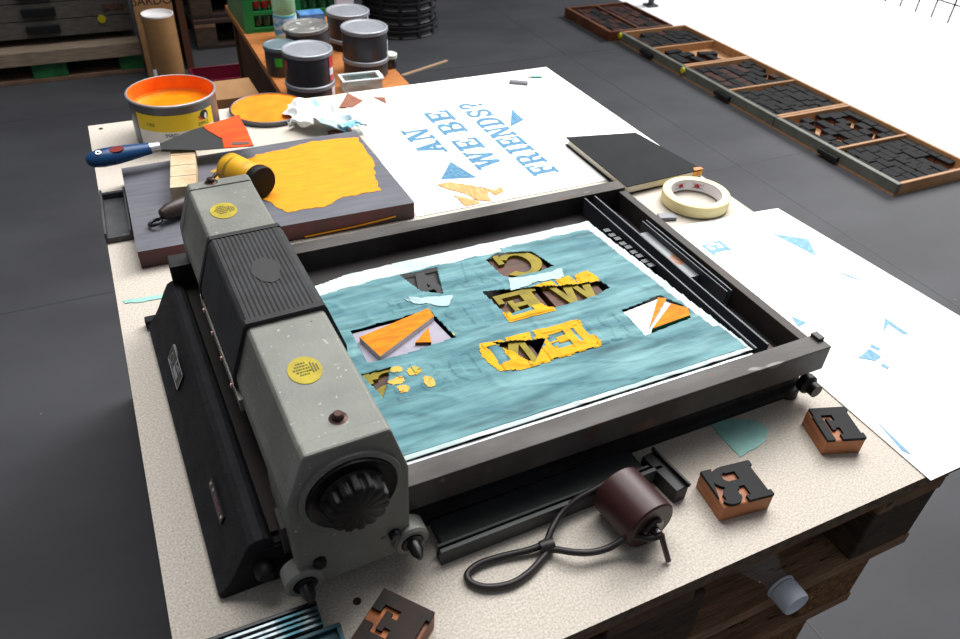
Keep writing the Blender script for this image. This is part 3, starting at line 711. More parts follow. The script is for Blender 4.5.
# yellow ink printed on the tissue, draped on the same surface
YI = M('yellow_print', '#e3a80c', .7, 0, '#d39908', 60, spec=.2)
def drape(polys, name, mat, parent, dz=.0006, clip=None, cut=(), x0=0, x1=1, y0=0, y1=1, step=.0014, avoid=True):
    b = B(); nx = int((x1-x0)/step); ny = int((y1-y0)/step)
    for a in range(nx):
        for c in range(ny):
            x, y = x0 + a*step, y0 + c*step; mx, my = x+step/2, y+step/2
            if not any(inpoly(mx, my, p) for p in polys): continue
            if clip and not inpoly(mx, my, clip): continue
            if any(inpoly(mx, my, h) for h in cut): continue
            if avoid and any(inpoly(mx, my, h) for h in holes): continue
            b.add([(u-.41, v-.32, hgt(u, v)-SH+dz) for u, v in ((x, y), (x+step, y), (x+step, y+step), (x, y+step))], [[0, 1, 2, 3]], 0, True)
    return b.build(name, mat, parent, fix=False)
def gp(ch, x0, x1, y0, y1):
    w, P = glyph(ch); return [[(x1 - x/w*(x1-x0), y0 + y*(y1-y0)) for x, y in p] for p in P]
drape([rough_poly([(.411, .292), (.474, .291), (.478, .25), (.474, .241), (.411, .241)], .005, .0012, 12)], 'printed_ink', YI, fs, x0=.40, x1=.485, y0=.238, y1=.295,
      cut=[R_(.4085, .281, .4155, .296), R_(.4715, .262, .48, .280), R_(.428, .255, .446, .262), R_(.424, .259, .433, .265), R_(.428, .271, .446, .278), R_(.424, .268, .433, .274), R_(.456, .255, .460, .278), R_(.412, .264, .418, .270)])
drape([rough_poly([(.346, .280), (.352, .294), (.410, .293), (.410, .241), (.372, .240), (.352, .247)], .005, .0012, 13)], 'printed_ink', YI, fs, x0=.34, x1=.415, y0=.238, y1=.297,
      cut=[rough_poly(R_(.357, .256, .371, .286), .006, .0015, 3), [(.376, .293), (.383, .293), (.380, .286)]])
drape([rough_poly([(.452, .366), (.536, .371), (.541, .352), (.536, .342), (.45, .342)], .005, .0012, 14)], 'printed_ink', YI, fs, x0=.43, x1=.545, y0=.316, y1=.374,
      cut=[[(.482, .371), (.490, .371), (.487, .352)], [(.508, .371), (.516, .371), (.512, .354)]])
drape(gp('E', .400, .460, .316, .370), 'printed_ink', YI, fs, x0=.39, x1=.465, y0=.314, y1=.372, clip=R_(.398, .31, .5, .333))
for k, (cx, cy, rx_, ry_) in enumerate(((.255, .288, .007, .005), (.271, .280, .0075, .007), (.249, .272, .009, .005), (.252, .259, .006, .006), (.279, .259, .0055, .008))):
    drape([rough_poly(ell(cx, cy, rx_, ry_, 14), .003, .001, k)], 'printed_ink', M('orange_print', '#e6a012', .5, 0, '#a59a1c', 70), fs, x0=cx-.012, x1=cx+.012, y0=cy-.012, y1=cy+.012, step=.001)
drape([R_(.30, .318, .334, .322)], 'printed_ink', M('faint_yellow', '#c9b23a', .5), fs, x0=.3, x1=.565, y0=.315, y1=.35)
# white torn patches on the sheet
PAT = M('pale_patch', '#a3bfc3', .7)
drape([rough_poly([(.438, .394), (.47, .386), (.508, .388), (.503, .370), (.468, .372), (.43, .369)], .004, .0012, 4)], 'torn_patch', PAT, fs, dz=.0009, x0=.42, x1=.515, y0=.36, y1=.40, avoid=False, step=.001)
drape([rough_poly([(.306, .399), (.33, .394), (.361, .385), (.347, .367), (.33, .379), (.312, .386)], .004, .0012, 6)], 'torn_patch', PAT, fs, dz=.0009, x0=.3, x1=.37, y0=.36, y1=.405, avoid=False, step=.001)
# lilac card pieces and orange ornament blocks in the two side windows
LIL = M('lilac_card', '#a29dac', .7, 0, '#928e9e', 30)
o = B().prism([(.2325, .366), (.322, .368), (.330, .317), (.271, .311), (.2325, .313)], .0525, SH-.003).build('lilac_card', LIL, fix=False); tag(o, 'pale lilac base under the orange wedge in the cut-out near the carriage', 'card')
OC = M('orange_ornament', '#e58a14', .75, 0, '#cf6e10', 50, (1, 4, 1), spec=.2); OW = M('ornament_side', '#e9e4de', .6)
o = B().prism([(.236, .350), (.324, .370), (.324, .354), (.246, .312)], SH-.003, SH+.0035, 1, 0).build('ornament_block', [OC, OW], fix=False); tag(o, 'long orange wedge ornament with white side on the lilac base', 'ornament', 'orange wedge ornaments in the forme')
o = B().prism([(.289, .322), (.312, .341), (.305, .316)], SH-.003, SH+.001, 1, 0).build('ornament_block', [OC, M('ornament_brown', '#6a3d18', .6)], fix=False); tag(o, 'small orange triangular ornament beside the long orange wedge', 'ornament', 'orange wedge ornaments in the forme')
o = B().prism([(.532, .286), (.590, .293), (.604, .260), (.596, .246), (.532, .240)], .0525, SH-.003).build('white_card', M('white_card', '#e9eaec', .6)); tag(o, 'white base under the fan of orange wedges in the far cut-out', 'card')
o = B().prism([(.541, .247), (.585, .291), (.594, .286)], SH-.003, SH+.001, 1, 0).build('ornament_block', [OC, OW], fix=False); tag(o, 'narrow orange wedge of the fan on the white base', 'ornament', 'orange wedge ornaments in the forme')
o = B().prism([(.541, .242), (.590, .273), (.603, .258), (.597, .246)], SH-.003, SH+.0035, 1, 0).build('ornament_block', [OC, M('ornament_green', '#17794a', .5)], fix=False); tag(o, 'broad orange wedge of the fan with a green side', 'ornament', 'orange wedge ornaments in the forme')
# backing sheet edge under the front of the tissue
o = B().box(.210, .624, .167, .1715, .0525, .0740).build('side_stick', M('silver_stick', '#8f9297', .35, .7)); tag(o, 'long thin silver side stick along the front edge of the tissue sheet', 'side stick')

# furniture and bars at the end of the bed
STL2 = M('blue_steel', '#474b52', .5, .25, '#363a40', 16, (6, 1, 1))
b = channel(B(), .314, .0195, .0255, .0025); o = b.build('steel_bar', STL2, loc=(.6305-.0195, .212, .0535) if 0 else (.6275, .1700, .0535), bevel=.0004)
o.data.transform(Matrix.Scale(1.14, 4, Vector((0, 1, 0)))); tag(o, 'long dark steel U bar between the tissue sheet and the grey furniture block', 'steel bar')
o = B().box(0, .0215, 0, .112, 0, .0165).build('furniture_block', M('rust_flecked_steel', '#65696d', .5, .2, '#787d80', 20, spots=[('#7b5038', 24, .66)]), loc=(.6485, .318, .0535), bevel=.0006); tag(o, 'flat grey steel furniture block with a rust mark at the end of the bed', 'furniture block')
o = channel(B(), .178, .0085, .0245, .0018).build('steel_bar', STL2, loc=(.6700, .268, .0535), bevel=.0004); tag(o, 'narrow steel U bar against the end rail beyond the furniture block', 'steel bar')
o = B().box(0, .004, 0, .150, 0, .019).build('steel_bar', STL2, loc=(.6815, .282, .0535)); tag(o, 'thin flat steel strip between the narrow bar and the end rail', 'steel bar')
for k in range(9):
    y = .352 + k*.0115
    o = B().box(0, .009, 0, .0075, 0, .0205 - .001*(k % 2)).build('lead_spacer', STEEL, loc=(.6175 - .00085*k, y, .0535)); tag(o, 'small dark lead spacer in the row beside the tissue edge', 'spacer', 'lead spacers between sheet and steel bar')

# ================================================================== bars and hand roller in front of the press
ab = empty('angle_bar', (.345, .125, 0), 'dark steel angle bar with an upright lip lying in front of the press bed', 'angle bar', rz=.012)
B().box(-.11, .115, -.006, .0235, 0, .011).build('base_flange', M('dark_green_steel', '#272b2c', .55, .1, '#313636', 20), ab, bevel=.0006)
b = B().box(-.117, .128, -.018, -.0135, 0, .019); b.box(-.117, .128, -.0095, -.0065, 0, .0165).box(-.117, .128, -.0135, -.0095, 0, .006)
b.build('upright_lip', M('lip_steel', '#4b4f4e', .45, .35, '#3a3d3c', 20, spots=[('#6f7270', 60, .7)]), ab, bevel=.0005)
eb = B().box(0, .016, 0, .052, 0, .019).box(.013, .016, -.002, .054, .019, .024).build('end_bracket', BLK, loc=(.467, .078, 0), rz=.1, bevel=.001); tag(eb, 'short black end bracket beside the brown roller', 'bracket')

hr = empty('hand_roller', (.411, .075, 0), 'hand roller with brown cylinder and long looped wire handle lying on the chipboard', 'hand roller')
RZ = .0275
BR = M('brown_bakelite', '#3a1a1c', .42, 0, '#2c1416', 6, spec=.35)
ax = Matrix.Translation((0, 0, RZ)) @ Matrix.Rotation(PI/2, 4, 'X')
rr_ = B().lathe([(0, -.026), (.0255, -.026), (.0272, -.0245), (.0272, .0245), (.0255, .026), (.0, .026)], 56, mat=ax)
RT = Matrix.Rotation(.10, 4, 'Z')
rr_.xf(RT).build('roller', BR, hr)
B().lathe([(.012, .026), (.012, .029), (.010, .031), (.005, .031), (.005, .036), (0, .036)], 32, mat=ax).xf(RT).build('hub', M('hub_dark', '#241318', .3, .2, coat=.3), hr)
B().lathe([(.012, -.026), (.012, -.029), (.005, -.031), (0, -.031)], 32, mat=ax).xf(RT).build('hub', M('hub_dark', '#241318'), hr)
WIRE = M('dark_wire', '#1f191b', .5, .1)
def smooth(pts, n=10):
    P = [Vector(p) for p in pts]; out = []
    for i in range(len(P)-1):
        p0, p1, p2, p3 = P[max(i-1, 0)], P[i], P[i+1], P[min(i+2, len(P)-1)]
        for k in range(n):
            t = k/n
            out.append(.5*((2*p1) + (p2-p0)*t + (2*p0-5*p1+4*p2-p3)*t*t + (-p0+3*p1-3*p2+p3)*t**3))
    out.append(P[-1]); return out
wp = [(.005, -.037, RZ), (-.005, -.034, RZ-.003), (-.018, -.024, .022), (-.038, -.0215, .013), (-.056, -.0185, .012), (-.071, -.0115, .012), (-.086, .001, .008), (-.095, -.002, .006), (-.115, -.0105, .005), (-.135, -.0135, .0045), (-.155, -.0085, .0045), (-.166, .001, .0045), (-.166, .0105, .0045), (-.152, .0155, .005), (-.131, .0145, .005), (-.103, .0095, .0065), (-.087, .0095, .009), (-.076, .018, .012), (-.060, .029, .013), (-.04, .034, .019), (-.015, .035, .0245), (-.004, .036, RZ)]
B().tube(smooth(wp), .0032, 12).build('wire_handle', WIRE, hr)
B().tube([(-.094, .0065, .0075), (-.0875, .0055, .0082), (-.081, .0045, .0088)], [.0062, .0066, .0062], 14).build('collar', WIRE, hr)
B().tube([(.006, -.037, RZ+.001), (.006, -.040, RZ-.004), (.010, -.050, .0032)], .0028, 12).build('rest_peg', M('brown_peg', '#3a1f22', .35, coat=.3), hr)

# ================================================================== loose wood type blocks on the board
BW = M('loose_type_wood', '#b5734a', .65, 0, '#8f5532', 16, (1, 1, 5), bump=.1, spots=[('#4a2a1a', 60, .72)])
BK = M('loose_type_face', '#191a1d', .7, 0, '#131416', 40, spec=.25)
RC = M('recess_wood', '#9a5a2c', .6, 0, '#6e3b1c', 50)
def loose(ch, cx, cy, w, h, rz, label, face=BK, wood=BW, rec=RC, mirror=True, notch=True, tall=.0235):
    t = empty('wood_type_block', (cx, cy, 0), label, 'wood type', 'loose wood type letters on the chipboard', rz)
    hx, hy = w/2, h/2
    B().box(-hx, hx, -hy, hy, 0, tall-.0035).build('block', wood, t, bevel=.0008)
    B().box(-hx+.001, hx-.004, -hy+.001, hy-.001, tall-.0036, tall-.0030).build('recess', rec, t)
    b = B(); gw, P = glyph(ch)
    for poly in P: b.prism([((hx - x/gw*2*hx*.97) if mirror else (x/gw*2*hx - hx), y*2*hy - hy) for x, y in poly], tall-.0036, tall)
    return t, b, hx, hy
t, b, hx, hy = loose('fR', .5265, .061, .056, .045, -.13, 'loose wood type block with black letter R in front of the press, beside the bottle')
b.prism([(-hx, hy), (-hx+.012, hy), (-hx+.004, hy-.02), (-hx, -hy+.01)], .0199, .0232)
b.build('letter_face', BK, t, fix=False)
t, b, hx, hy = loose('fF', .684, .083, .044, .047, -.32, 'loose wood type block with black letter F next to the sheet with pale triangles')
b.prism([(-hx, -hy), (-hx+.009, -hy), (-hx+.009, hy*.5), (-hx, hy*.5)], .0199, .0232)
b.build('letter_face', BK, t, fix=False)
t, b, hx, hy = loose('fE', .164, .056, .050, .052, -.92+1.571*0, 'loose worn brown wood type block with letter E nearest the table edge', wood=M('red_type_wood', '#7c4020', .55, 0, '#52280f', 18, (1, 1, 5)), rec=M('recess_orange', '#b0601c', .5, 0, '#7d3f10', 60))
t.rotation_euler.z = -.89
b.build('letter_face', M('worn_black_face', '#231f1e', .7, 0, '#35261f', 40, spec=.25), t, fix=False)
# ridged black printing rule bundle
rb = empty('ridged_block', (.066, .0925, 0), 'black ridged block of printing rules with teal ink at the table edge', 'rule block', rz=-.02)
B().box(-.075, .048, -.010, .0155, 0, .017).build('block', M('ridge_black', '#1b1e22', .4, .3), rb, bevel=.0006)
for k in range(5):
    yy = -.0097 + k*.005
    B().box(-.075, .048, yy, yy+.0026, .017, .0200 + .0008*(k % 2)).build('rule', M('rule_metal', '#8f9aa0', .35, .6, '#2d5a66', 16, (4, 1, 1), lo=.45, hi=.6) if k < 4 else M('rule_dark', '#20242a', .4, .3), rb, bevel=.0003)
tb = B().box(-.035, .020, -.02, .012, 0, .016).box(-.035, .020, -.02, -.0165, .016, .0205).box(-.035, .020, .0085, .012, .016, .0205).box(.0165, .020, -.0165, .0085, .016, .0205).build('metal_tray_block', M('teal_inked_metal', '#22333b', .4, .4, '#2f6470', 14), loc=(.106, .0665, 0), rz=-.02, bevel=.0006)
tag(tb, 'dark teal-inked open metal block beside the worn letter E block', 'metal block')

# teal tissue scraps
TSC = M('teal_scrap', '#93c4bd', .5, 0, '#7fb5ae', 40, bump=.2, alpha=1)
b = B(); poly = rough_poly([(.574, .153), (.600, .151), (.612, .143), (.626, .133), (.627, .118), (.613, .108), (.592, .103), (.570, .100)], .005, .0012, 3)
o = b.prism(poly, .0002, .0011).build('tissue_scrap', TSC, fix=False); tag(o, 'translucent teal tissue scrap sticking out from under the press front', 'tissue scrap', 'teal tissue scraps')
b = B(); poly = rough_poly([(.008, .626), (.03, .622), (.062, .621), (.062, .613), (.03, .614), (.008, .619)], .006, .0012, 5)
o = b.prism(poly, .0002, .0011).build('tissue_scrap', TSC, fix=False); tag(o, 'narrow teal tissue strip beside the black end casting of the press', 'tissue scrap', 'teal tissue scraps')

# ================================================================== bottle lying in the pallet
bt = empty('plastic_bottle', (.574, .080, -.100), 'clear plastic bottle with pale grey cap lying inside the top pallet', 'bottle')
pm = Matrix.Rotation(PI/2, 4, 'X')
B().lathe([(.0, -.16), (.031, -.16), (.033, -.155), (.033, .01), (.030, .03), (.018, .058), (.0135, .066), (.0135, .080)], 40, mat=pm).build('bottle_body', M('bottle_pet', '#c8ccd2', .12, 0, alpha=.18, spec=.8), bt)
B().lathe([(.0165, .0785), (.0165, .0805), (.0145, .081)], 32, mat=pm).build('neck_ring', M('cap_grey', '#e3e8f4', .5), bt)
cap = B().lathe([(.0155, .082), (.0158, .083), (.0158, .101), (.0148, .1035), (.012, .1035), (.0115, .1025), (0, .1025)], 40, mat=pm).build('cap', M('cap_grey', '#e3e8f4', .5), bt)

# ================================================================== background: bench with tins
BZ = -.30
BW2 = M('bench_plywood', '#b5723c', .55, 0, '#a0622f', 10, (2, 8, 1))
bn = empty('bench', (.71, 2.42, FZ), 'low orange-brown wooden bench holding the ink tins and the green crates', 'bench')
hb = BZ - FZ
BM = Matrix.Translation((-.71, -2.42, 0))
B().prism([(.510, 1.86), (.903, 1.86), (.93, 2.95), (.520, 2.95)], hb-.022, hb).xf(BM).build('top', BW2, bn, bevel=.001)
for y in (1.92, 2.90):
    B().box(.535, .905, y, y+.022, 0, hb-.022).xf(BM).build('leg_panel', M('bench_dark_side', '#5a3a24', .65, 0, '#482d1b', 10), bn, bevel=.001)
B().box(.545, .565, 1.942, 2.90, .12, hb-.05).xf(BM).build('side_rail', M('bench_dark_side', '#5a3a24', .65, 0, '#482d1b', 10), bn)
TLID = M('grey_tin_lid', '#9a9da4', .45, .3, '#8b8e96', 12)
TBOD = M('grey_tin_body', '#4c4e57', .42, .35, '#40424a', 8)
GT = 'closed grey ink tins on the bench'
def grey_tin(x, y, z, label, r=.072, h=.118, lid=TLID, bodym=TBOD, tilt=0, lidtilt=0, cat='ink tin'):
    t = empty('ink_tin', (x, y, z), label, cat, GT)
    B().lathe([(0, .001), (r-.004, .001), (r-.003, 0), (r-.001, .004), (r-.001, h-.012)], 48).build('tin_body', bodym, t)
    l = B().lathe([(0, h-.003), (r*.86, h-.003), (r*.9, h-.0005), (r-.001, h), (r+.002, h-.002), (r+.002, h-.012), (r, h-.014)], 48)
    lo = l.build('lid', lid, t)
    if lidtilt: lo.rotation_euler = (0, lidtilt, 0)
    return t
h1 = .1
t = grey_tin(.590, 1.950, BZ, 'lower closed grey tin of the stack nearest the table board', h=.050)
t = grey_tin(.590, 1.951, BZ+.0502, 'upper dark grey tin with red labels on the stack nearest the table board', h=.093)
rT = .0727
for a0_, w_, z0_, z1_, col_, nm in ((A0+.95, .32, .045, .09, '#c92f36', 'red_label'), (A0+.95, .32, .024, .045, '#e8e4ea', 'white_label'), (A0+.95, .32, .006, .024, '#d04a55', 'pink_label'), (A0-1.2, .16, .045, .07, '#d5482e', 'orange_sticker')):
    band(a0_-w_/2, a0_+w_/2, z0_, z1_, rT, 10).build(nm, M(nm, col_, .5), t, fix=False)
band(A0+.85, A0+1.2, .008, .05, rT, 8).build('label', M('label_pale', '#ded9e2', .5), [o_ for o_ in COL.objects if o_.get('label', '').startswith('lower closed grey tin')][0], fix=False)
t = grey_tin(.668, 2.25, BZ, 'grey tin with paint-smudged lid standing crooked behind the front stack', h=.115, lid=M('smudged_lid', '#8d8b88', .5, .3, '#6a6a69', 22, spots=[('#c3c6c9', 30, .63), ('#7b5a48', 40, .7)]), lidtilt=-.05)
t = grey_tin(.556, 2.165, BZ, 'small grey tin with a green sticker standing at the bench edge', r=.050, h=.092, lid=M('teal_grey_lid', '#6f8088', .45, .3))
band(A0-.55, A0-.10, .035, .062, .0507, 10).build('sticker', M('green_sticker', '#3fbf3a', .5), t, fix=False)
t = grey_tin(.808, 2.055+.025, BZ, 'lower grey tin of the two-tin stack beside the small jar', h=.057)
t = grey_tin(.808, 2.055+.025, BZ+.0572, 'upper grey tin of the two-tin stack beside the small jar', h=.092)
band(A0+1.0, A0+1.15, .02, .055, .0727, 6).build('sticker', M('white_sticker', '#c9c9d0', .5), t, fix=False)
t = grey_tin(.836, 2.345, BZ, 'dark lower tin of the rear stack in front of the black bins', h=.038, bodym=M('dark_tin', '#26262a', .45, .3))
t = grey_tin(.836, 2.345, BZ+.0382, 'upper grey tin of the rear stack in front of the black bins', h=.085)
band(A0+.85, A0+.98, .055, .075, .0727, 6).build('sticker', M('white_sticker', '#c9c9d0', .5), t, fix=False)
jr = empty('glass_jar', (.898, 2.105, BZ), 'small dark jar with white and green lid behind the two-tin stack', 'jar')
B().lathe([(0, 0), (.022, 0), (.0235, .003), (.0235, .030), (.021, .036)], 32).build('jar_body', M('dark_jar', '#1c1815', .15, coat=.5), jr)
B().lathe([(.0245, .033), (.025, .036), (.025, .044), (.023, .046), (.021, .046), (.020, .045), (0, .045)], 32).build('jar_lid', M('jar_lid', '#c9d6cd', .4, 0, '#4f8f86', 40, lo=.5, hi=.6, spots=[('#d9c66a', 50, .7)]), jr)
# clear plastic box with white edge
cb = empty('plastic_box', (.748, 1.950, BZ), 'clear plastic box with a white edge and green contents beside the tins', 'plastic box', rz=-.05)
CLR = M('clear_plastic', '#cdd8da', .2, 0, alpha=.45, spec=.7)
b = B().box(-.06, .06, -.03, .03, 0, .003).box(-.06, .06, -.03, -.027, .003, .036).box(-.06, .06, .027, .03, .003, .036).box(-.06, -.057, -.027, .027, .003, .036).box(.057, .06, -.027, .027, .003, .036); b.build('tub', CLR, cb)
B().box(-.064, .064, -.034, -.026, .036, .041).box(-.064, .064, .026, .034, .036, .041).box(-.064, -.056, -.026, .026, .036, .041).box(.052, .066, -.026, .026, .036, .043).build('rim', M('white_rim', '#d9dfe2', .4), cb)
b = B(); V, F = crumple(16, 10, .09, .04, 3, .02); b.add(V, F, 0, True); b.build('contents', M('teal_contents', '#3f6b6c', .6, 0, '#8aa7a5', 40), cb, loc=(0, 0, .004), fix=False)
# green crates with bottles
GRN = M('crate_green', '#0f7d3f', .4, 0, '#0c6e37', 10)
def crate(x0, x1, y0, y1, h, label, openings):
    t = empty('crate', ((x0+x1)/2, (y0+y1)/2, BZ), label, 'crate', 'green bottle crates on the bench')
    hx, hy = (x1-x0)/2, (y1-y0)/2; th = .006
    b = B().box(-hx, hx, -hy, hy, 0, .008); b.box(-hx, -hx+th, -hy, hy, .008, h).box(hx-th, hx, -hy, hy, .008, h).box(-hx, hx, hy-th, hy, .008, h)
    # front wall with openings
    zs = sorted(openings)
    b.box(-hx, -hx+.035, -hy, -hy+th, .008, h).box(hx-.02, hx, -hy, -hy+th, .008, h)
    z = .008
    for a, c in zs: b.box(-hx+.035, hx-.02, -hy, -hy+th, z, a); z = c
    b.box(-hx+.035, hx-.02, -hy, -hy+th, z, h)
    b.build('shell', GRN, t, bevel=.001)
    B().box(-hx+.004, hx-.004, -hy-.003, -hy+.008, h-.012, h+.004).build('handle_rail', GRN, t, bevel=.002)
    return t
crate(.524, .690, 2.575, 2.90, .27, 'green bottle crate with red caps showing at the corner of the bench', [(.018, .060), (.074, .108), (.15, .23)])
crate(.725, .930, 2.70, 2.93, .27, 'green crate with a row of white capped bottles beside the clear bottle', [(.03, .095), (.12, .16), (.18, .24)])
CAPR = M('cap_red', '#b5202a', .4); CAPW = M('cap_white', '#e4e6e2', .4); BG = M('bottle_green_glass', '#123f22', .15, coat=.4)
def crate_bottle(x, y, h, capm, label, grp):
    t = empty('bottle', (x, y, BZ+.0082), label, 'bottle', grp)
    B().lathe([(0, 0), (.018, 0), (.0185, .004), (.0185, h*.55), (.010, h*.78), (.009, h*.9)], 20).build('bottle_body', BG, t)
    B().lathe([(.0125, h*.72), (.0150, h*.76), (.0150, h*.97), (.012, h), (0, h)], 20).build('cap', capm, t)
    return t
for k in range(3): crate_bottle((.575, .607, .640)[k], 2.605, .098, CAPR, 'red capped bottle behind the openings of the corner crate', 'red capped bottles in the corner crate')
for k in range(4): crate_bottle(.772 + .038*k, 2.73, .085, CAPW, 'white capped bottle standing in the crate beside the clear bottle', 'white capped bottles in the crate')
crate_bottle(.752, 2.775, .085, CAPR, 'single red capped bottle in the crate of white capped ones', None)
wb = empty('water_bottle', (.648, 2.475, BZ), 'clear green plastic bottle with blue label in front of the crates', 'bottle')
B().lathe([(0, 0), (.037, 0), (.040, .006), (.040, .09), (.037, .095), (.040, .10), (.040, .19), (.02, .25), (.013, .27), (.013, .29)], 36).build('bottle_body', M('pet_green', '#b5e2bd', .12, 0, alpha=.6, spec=.8), wb)
B().lathe([(.0403, .022), (.0405, .03), (.0405, .088), (.0403, .09)], 36).build('label', M('bottle_label', '#cfe3f2', .5, 0, '#4fa6da', 18, (1, 1, 3), lo=.45, hi=.55), wb)
bx = B().box(-.05, .04, -.03, .03, 0, .05).build('cardboard_box', M('blue_pack', '#3f72b5', .5, 0, '#6f9cd0', 30), loc=(.775, 2.60, BZ), bevel=.001); tag(bx, 'blue pack between the smudged tin and the crate of white caps', 'pack')
wp_ = B().box(-.035, .035, -.01, .01, 0, .115).build('paper_pack', M('pale_pack', '#c9c4d4', .6), loc=(.90, 2.60, BZ), rz=.2, bevel=.001); tag(wp_, 'pale paper pack behind the rear grey tin stack', 'pack')

# carton behind the table edge, red tray on floor
KRAFT = M('kraft_card', '#a67c4f', .75, 0, '#98704a', 14, bump=.05)
ct = empty('carton', (.44, 2.10, -.44), 'open brown carton just behind the table edge', 'carton')
ct.location.z = FZ
b = B().box(-.12, .05, -.10, .10, 0, .32)
ct2 = B().box(-.13, -.127, -.13, .13, 0, .33).box(.045, .048, -.13, .13, 0, .33).box(-.13, .048, .127, .13, 0, .33).box(-.13, .048, -.13, -.127, 0, .33).box(-.13, .048, -.13, .13, 0, .004).build('carton_walls', KRAFT, ct)
fl_ = B().prism([(-.13, 0), (.045, 0), (.03, .09), (-.115, .09)], 0, .003).build('flap', KRAFT, ct, loc=(0, .128, .328)); fl_.rotation_euler.x = .35
rd = empty('red_tray', (.50, 3.20, FZ), 'dark red plastic tray on the floor beside the bench', 'tray')
b = B().box(-.13, .12, -.09, -.08, 0, .07).box(-.13, .12, .08, .09, 0, .07).box(-.13, -.12, -.08, .08, 0, .07).box(.11, .12, -.08, .08, 0, .07).box(-.13, .12, -.09, .09, 0, .006)
b.build('tray_body', M('dark_red_plastic', '#6a0f2a', .4), rd, bevel=.002)
for x in (-.07, .05): B().tube([(x-.03, -.092, .035), (x-.012, -.1, .05), (x+.012, -.1, .05), (x+.03, -.092, .035)], .006, 8).build('handle', BLK, rd)

# stick on floor
st = B().box(-.16, .15, -.007, .007, 0, .007).build('wooden_stick', M('stick_wood', '#b79a7c', .7), loc=(1.449, 3.140, FZ), rz=.4, bevel=.0008)
tag(st, 'thin pale wooden stick lying on the grey floor beyond the board', 'stick')

# stacked black round bins
for k in range(3):
    t = empty('round_bin', (1.545, 3.765, FZ + .0 + .068*k), ('lowest black ribbed round bin of the stack on the floor', 'middle black ribbed round bin nested in the stack', 'top black ribbed round bin of the stack')[k], 'bin', 'stack of black ribbed bins')
    r0 = .203 - (.010 if k else 0)
    pf = [(0, .002), (r0-.01, .002), (r0, 0), (r0+.004, .006), (r0-.001, .012), (r0-.002, .03), (r0+.006, .036), (r0+.006, .042), (r0-.002, .046), (r0-.002, .056), (r0+.006, .060), (r0+.006, .066), (r0-.002, .068)]
    if k == 2: pf += [(r0, .1), (r0+.006, .12), (r0+.006, .128), (r0, .13), (r0+.002, .20), (r0+.01, .215), (r0-.004, .215), (r0-.008, .07), (0, .07)]
    b = B().lathe(pf, 64)
    for q in range(12):
        a = 2*PI*q/12 + .2; c_, s_ = math.cos(a), math.sin(a)
        p = [(r0-.002, -.010), (r0+.005, -.010), (r0+.005, .010), (r0-.002, .010)]
        b.prism([(x*c_-y*s_, x*s_+y*c_) for x, y in p], .008, .066)
    b.build('bin_body', M('bin_black', '#141518', .5, 0, '#1b1c20', 10), t)

# ================================================================== background: pallet with cabinet, box, tube
gb = M('green_block', '#1a6b34', .6, 0, '#14532a', 20, bump=.1)
LP = [M('pale_pallet_%s' % k, a, .75, 0, b_, 14, (1, 9, 9), bump=.2) for k, a, b_ in (('a', '#8d7c6a', '#6f6153'), ('b', '#837262', '#685a4d'), ('c', '#7b5f4a', '#5d4838'))]
bp = pallet((-.57, 3.50, FZ), 'pale wooden pallet with a green block standing on the floor at the back', w=.77, d=1.0, mats=LP, block=gb, cap='pallet')
fb = B().box(-.002, .772, -.016, 0, .083, .141).build('front_fascia', LP[0], bp, bevel=.002)
cab = empty('drawer_cabinet', (-.245, 3.56, FZ+.1412), 'grey slatted drawer cabinet with black pulls on the pale pallet', 'cabinet')
GC = M('weathered_grey_wood', '#5b5650', .75, 0, '#46423d', 10, (2, 1, 14), bump=.2)
B().box(-.32, .44, .012, .5, .03, .62).build('body', M('cabinet_dark', '#1e1c1a', .8), cab)
for k in range(8):
    z = .032 + k*.072
    d = B().box(-.32, .44, 0, .012, z, z+.068).build('drawer', GC, cab, bevel=.001)
    for x in (.08,): B().box(x-.065, x+.065, -.014, 0, z+.018, z+.052).build('pull', BLK, d, bevel=.003)
    if k in (1, 2, 3): B().box(.33, .42, -.003, 0, z+.022, z+.048).build('label_holder', M('holder', '#332e2a', .5, .2, '#6a4a3c', 60), d)
B().lathe([(.017, 0), (.017, .004), (0, .005)], 24, mat=Matrix.Translation((.318, -.0005, .09)) @ rx).build('yellow_dot', M('yellow_dot', '#b3a515', .5), cab)
for s_ in (-.3, .38): B().box(s_, s_+.04, .05, .45, 0, .03).build('foot', BLK, cab)
# tall cardboard box + tube
kb = empty('cardboard_box', (.285, 3.47, FZ), 'tall brown cardboard box with black handwriting beside the pale pallet', 'box', rz=-.02)
B().box(-.078, .080, -.05, .16, 0, .60).build('box_body', KRAFT, kb, bevel=.002)
v, f = text2d('bARDO', .048); b = B(); b.add([(x*1.05, -.0508, .328+y) for x, y in v], f); b.build('handwriting', INK, kb, fix=False)
v, f = text2d('HOLZ', .042); b = B(); b.add([(x, -.0508, .378+y) for x, y in v], f); b.build('handwriting', M('red_marker', '#6a2a1c', .6), kb, fix=False)
v, f = text2d('!', .06); b = B(); b.add([(x-.055, -.0508, .262+y) for x, y in v], f); b.build('handwriting', INK, kb, fix=False)
bs = B().box(0, .03, 0, .35, 0, .52).build('wooden_plank', M('dark_brown_plank', '#4a2a18', .7), loc=(.385, 3.47, FZ)); tag(bs, 'dark brown plank standing on edge beside the cardboard box', 'plank')
tu = empty('cardboard_tube', (.288, 3.300, FZ), 'upright brown cardboard tube with white rim in front of the cardboard box', 'tube')
B().lathe([(.061, .002), (.064, 0), (.0645, .002), (.0645, .309), (.063, .310), (.061, .308)], 48).build('tube_wall', M('tube_kraft', '#a37a4e', .6, 0, '#9a7148', 10, (1, 1, 4)), tu)
B().lathe([(0, .296), (.060, .296), (.0615, .311), (.0648, .311), (.0648, .305)], 48).build('end_cap', M('white_cap', '#e9e6e6', .5), tu)
